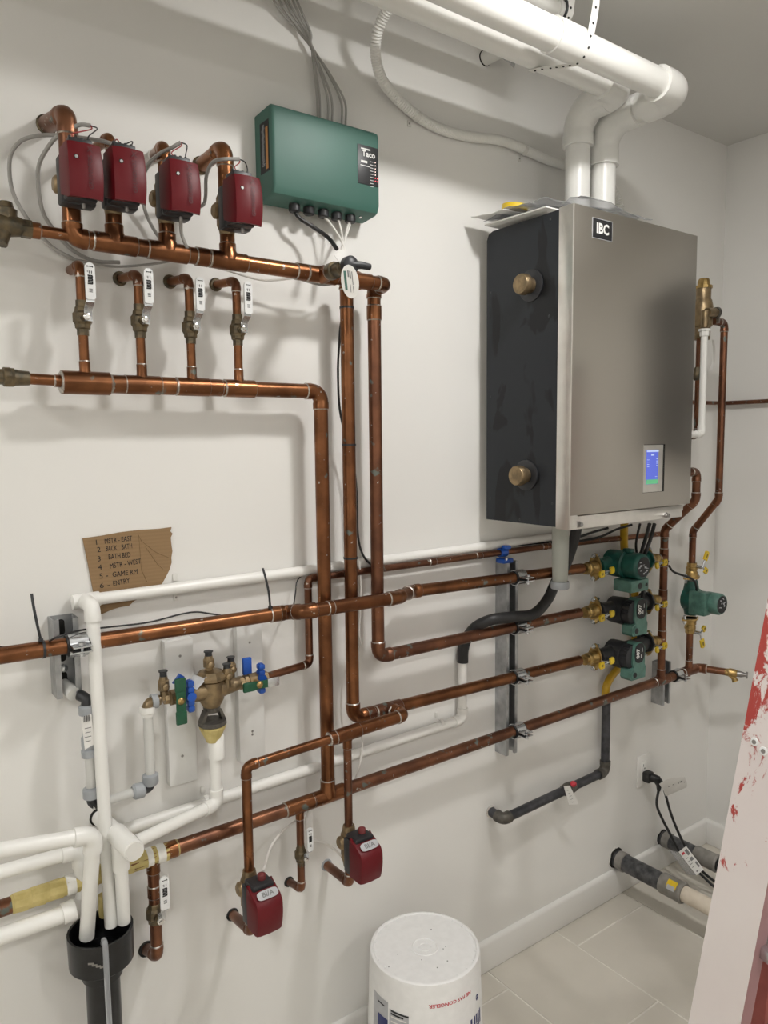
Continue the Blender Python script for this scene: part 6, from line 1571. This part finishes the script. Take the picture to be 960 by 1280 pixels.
# ------------------------------------------------------------------ bucket (upside down)
bx_, by_ = 0.958, -0.205; HB_ = 0.352; rt_b = 0.1185; rb_b = 0.132
bk = thing('bucket', 'upside-down white plastic bucket on the floor against the wall', 'bucket', (bx_, by_, 0))
mb = MB().lathe((bx_, by_, 0), (0, 0, 1), [(0, rb_b), (0.004, rb_b + 0.003), (0.022, rb_b + 0.003), (0.024, rb_b), (0.05, rb_b), (0.052, rb_b - 0.002), (HB_ - 0.010, rt_b + 0.0015), (HB_ - 0.002, rt_b), (HB_, rt_b - 0.003), (HB_, rt_b - 0.006), (HB_ - 0.003, rt_b - 0.008), (HB_ - 0.003, 0.030), (HB_ - 0.0015, 0.029), (HB_ - 0.0015, 0.027), (HB_ - 0.004, 0.026), (HB_ - 0.004, 0.0145), (HB_ - 0.0015, 0.0135), (HB_ - 0.0015, 0.011), (HB_ - 0.003, 0.010), (HB_ - 0.002, 0.002)], 72)
obj('shell', mb, HDPE, bk)
nb = MB()
for i in range(24): a = 2 * math.pi * i / 24; nb.box((bx_ + math.cos(a) * (rt_b - 0.009), by_ + math.sin(a) * (rt_b - 0.009), HB_ - 0.0025), (0.006, 0.0022, 0.0022), R=Matrix.Rotation(a, 3, 'Z'))
obj('rim_ribs', nb, HDPE, bk)
def onb(ang, z, lift=0.0006):
    r = rt_b + (rb_b - 0.002 - rt_b) * (HB_ - z) / HB_ + lift + 0.001
    a = math.radians(ang); return V((bx_ + math.cos(a) * r, by_ + math.sin(a) * r, z))
ang0 = math.degrees(math.atan2(CAM.y - by_, CAM.x - bx_))    # towards the camera
def bproj(p):   # p.x = arc metres, p.z = height
    return onb(ang0 + math.degrees(p.x / 0.125), p.z, 0.0007)
def btext(mb, s, x, z, size, mi=0, bold=0.02, sx=1.0): addtext(mb, s, V((x, 0, z)), (-1, 0, 0), (0, 0, -1), size, mi, bold, sx, proj=bproj)
def bquad(mb, x0, x1, z0, z1, mi=0, lift=0.0005):
    n = 8; rows = []
    for i in range(n + 1): x = x0 + (x1 - x0) * i / n; rows.append([onb(ang0 + math.degrees(x / 0.125), z0, lift), onb(ang0 + math.degrees(x / 0.125), z1, lift)])
    mb.grid(rows, 0.0002, mi)
def bpix(px, py, ry=None):
    """arc position and height of a photo pixel on the bucket wall"""
    d = F + RT * ((px - 480) / FPX) - UP * ((py - 640) / FPX); r = 0.1235
    for _ in range(3):
        ox, oy = CAM.x - bx_, CAM.y - by_; a = d.x ** 2 + d.y ** 2; b = ox * d.x + oy * d.y; c = ox * ox + oy * oy - r * r
        disc = max(b * b - a * c, 0); tt = (-b - math.sqrt(disc)) / a; p = CAM + d * tt; r = rt_b + (rb_b - 0.002 - rt_b) * (HB_ - p.z) / HB_ + 0.001
    an_ = math.degrees(math.atan2(p.y - by_, p.x - bx_)) - ang0
    an_ = (an_ + 180) % 360 - 180
    return math.radians(an_) * 0.125, p.z
mk = MB()
xa, za = bpix(536, 1257); xb, zb3 = bpix(588, 1240)
vs_, _f = textgeo('NE PAS CONGELER', 0.02); wd = max(v.x for v in vs_) - min(v.x for v in vs_); size = 0.0105
btext(mk, 'NE PAS CONGELER', (xa + xb) / 2, (za + zb3) / 2, size, 0, 0.02, abs(xb - xa) / (wd * size))
obj('red_lettering', mk, INKR, bk)
mk = MB(); xa, za = bpix(596, 1247); btext(mk, 'e', xa, za, 0.026, 0, 0.03); xa, za = bpix(594, 1273); btext(mk, 'llin', xa + 0.004, za - 0.006, 0.042, 0, 0.03)
obj('navy_lettering', mk, INKB, bk)
mk = MB(); xa, za = bpix(468, 1236); xb, zb3 = bpix(485, 1276); bquad(mk, xa, xb, zb3 - 0.10, za, 0)
xc, zc3 = bpix(487, 1258); xd_, _z = bpix(511, 1268); bquad(mk, xc, xd_, zc3 - 0.10, zc3 - 0.004, 0)
xe_, ze_ = bpix(473, 1262); xf, _z = bpix(485, 1270); bquad(mk, xe_, xf, ze_ - 0.08, ze_ - 0.004, 1, 0.0010)
for k in range(5): bquad(mk, xc + (xd_ - xc) * 0.1, xd_ - (xd_ - xc) * (0.1 + 0.08 * (k % 2)), zc3 - 0.020 - k * 0.010, zc3 - 0.017 - k * 0.010, 3, 0.0010)
for k in range(2): bquad(mk, xc + (xd_ - xc) * 0.1, xd_ - (xd_ - xc) * 0.25 * k, zc3 - 0.008 - k * 0.006, zc3 - 0.0045 - k * 0.006, 2, 0.0010)
bquad(mk, xa + (xb - xa) * 0.35, xa + (xb - xa) * 0.8, za - 0.014, za - 0.011, 2, 0.0010)
obj('label', mk, [LABELG, INKB, INK, PAPER], bk, 'grey and navy printed label')
rnd = random.Random(9)
sp_ = MB()
for k in range(9):
    a = rnd.uniform(0, 6.28); r_ = rnd.uniform(0.04, 0.105); c = V((bx_ + math.cos(a) * r_, by_ + math.sin(a) * r_, HB_ - 0.0030)); s = rnd.uniform(0.0008, 0.002)
    sp_.lathe(c, (0, 0, 1), [(0, s), (0.0003, s)], 7)
obj('dirt_specks', sp_, INKG, bk)

# ------------------------------------------------------------------ ladder
def dpt(px, py, d): return CAM + (F + RT * ((px - 480) / FPX) - UP * ((py - 640) / FPX)) * d
lad = thing('step_ladder', 'paint-smeared red step ladder at the right edge', 'ladder', (1.5, -0.8, 0))
La = dpt(892, 1280, 1.30); Lb_ = dpt(968, 880, 1.26)
ld = (Lb_ - La).normalized()
foot = La - ld * (La.z / ld.z); top = La + ld * ((1.62 - La.z) / ld.z)
toward = (CAM - (La + Lb_) / 2); toward = (toward - ld * toward.dot(ld)).normalized()
sd_ = ld.cross(toward).normalized()
if sd_.dot(RT) < 0: sd_ = -sd_
_a = math.radians(27); toward, sd_ = toward * math.cos(_a) - sd_ * math.sin(_a), sd_ * math.cos(_a) + toward * math.sin(_a)
W_ = 0.088; D_ = 0.034
def rail(a, b, m1, m2, name, mirror=1):
    # C-channel: web facing the camera, flanges turned away
    mb = MB(); th = 0.004
    sec = [(-W_ / 2, 0, 0), (W_ / 2, 0, 0), (W_ / 2, D_, 1), (W_ / 2 - th, D_, 1), (W_ / 2 - th, th, 1), (-W_ / 2 + th, th, 1), (-W_ / 2 + th, D_, 1), (-W_ / 2, D_, 1)]
    n = len(sec); K = 24
    vs = []
    for i in range(K + 1):
        p = a.lerp(b, i / K)
        for (u, v_, _) in sec: vs.append(p + sd_ * u - toward * v_)
    fs = []; ms = []
    for i in range(K):
        for j in range(n):
            x = i * n + j; y = i * n + (j + 1) % n; fs.append((x, y, y + n, x + n)); ms.append(0 if j == 0 else 1)
    mb.add(vs, fs); mb.m = ms
    mb.f.append(tuple(range(n))); mb.m.append(1); mb.f.append(tuple(range(K * n, K * n + n))); mb.m.append(1)
    return obj(name, mb, [m1, m2], lad, sharp=20)
r1 = rail(foot, top, LADW, LADP, 'front_rail')
for (px, py) in ((926, 930), (948, 940)):
    p = dpt(px, py, 1.26); p = p - toward * (p - La).dot(toward)
    obj('rivet', MB().lathe(p, toward, [(0, 0.0075), (0.0010, 0.0070), (0.0014, 0.0050), (0.0015, 0.0045)], 14), WHITEG, r1)
    obj('rivet_hole', MB().lathe(p + toward * 0.0034, toward, [(-0.0024, 0.0042), (-0.0018, 0.0040)], 12), SCREWM, r1)
def bar(a, b, w1, w2, m, name, side=None, sdir=None):
    d = (b - a).normalized(); u = (sdir or sd_); u = (u - d * u.dot(d)).normalized(); v_ = d.cross(u)
    sec = [u * x + v_ * y for x, y in ((-w1 / 2, -w2 / 2), (w1 / 2, -w2 / 2), (w1 / 2, w2 / 2), (-w1 / 2, w2 / 2))]
    return obj(name, MB().prism([a + s for s in sec], b - a), m, lad)
# the other front rail, steps between, and the rear rails of the A-frame
right = (RT - UP * RT.dot(UP)).normalized(); right = V((0.87, -0.49, 0)).normalized()
shift = V((0.40, -0.20, 0.0)); foot2 = foot + shift; top2 = top + shift * 0.75
rail(foot2, top2, LADW, LADP, 'front_rail')
back0 = dpt(951, 1280, 1.45); back1 = dpt(975, 1130, 1.42); bd = (back1 - back0).normalized()
bfoot = back0 - bd * (back0.z / bd.z)
bar(bfoot, top + V((0.04, 0.05, -0.06)), 0.055, 0.028, LADR, 'rear_rail')
bar(bfoot + shift * 1.05, top2 + V((0.04, 0.05, -0.06)), 0.055, 0.028, LADR, 'rear_rail')
for k in range(1, 6):
    f_ = k / 5.6; a = foot.lerp(top, f_) + sd_ * 0.038; b = foot2.lerp(top2, f_) - sd_ * 0.038
    obj('step', MB().box((a + b) / 2 - toward * 0.02, ((b - a).length, 0.075, 0.022), 0.003, R=Matrix.Rotation(math.atan2((b - a).y, (b - a).x), 3, 'Z')), ZINC, lad)
obj('top_cap', MB().box((top + top2) / 2 + V((0.03, 0.03, 0.01)), ((top2 - top).length + 0.09, 0.14, 0.05), 0.01, R=Matrix.Rotation(math.atan2((top2 - top).y, (top2 - top).x), 3, 'Z')), BLACKP, lad)

# unseen dark panel added on the right wall to darken the boiler's reflection
t = thing('added_dark_panel', 'dark panel added on the right wall beyond the frame for the boiler to reflect', 'panel', (XR - 0.05, -0.62, 1.30))
obj('panel_box', MB().box((XR - 0.05, -0.62, 1.66), (0.10, 0.36, 0.70), 0.004), BLACKP, t)
obj('panel_front', MB().box((XR - 0.103, -0.62, 1.66), (0.006, 0.33, 0.66), 0.002), INK, t)
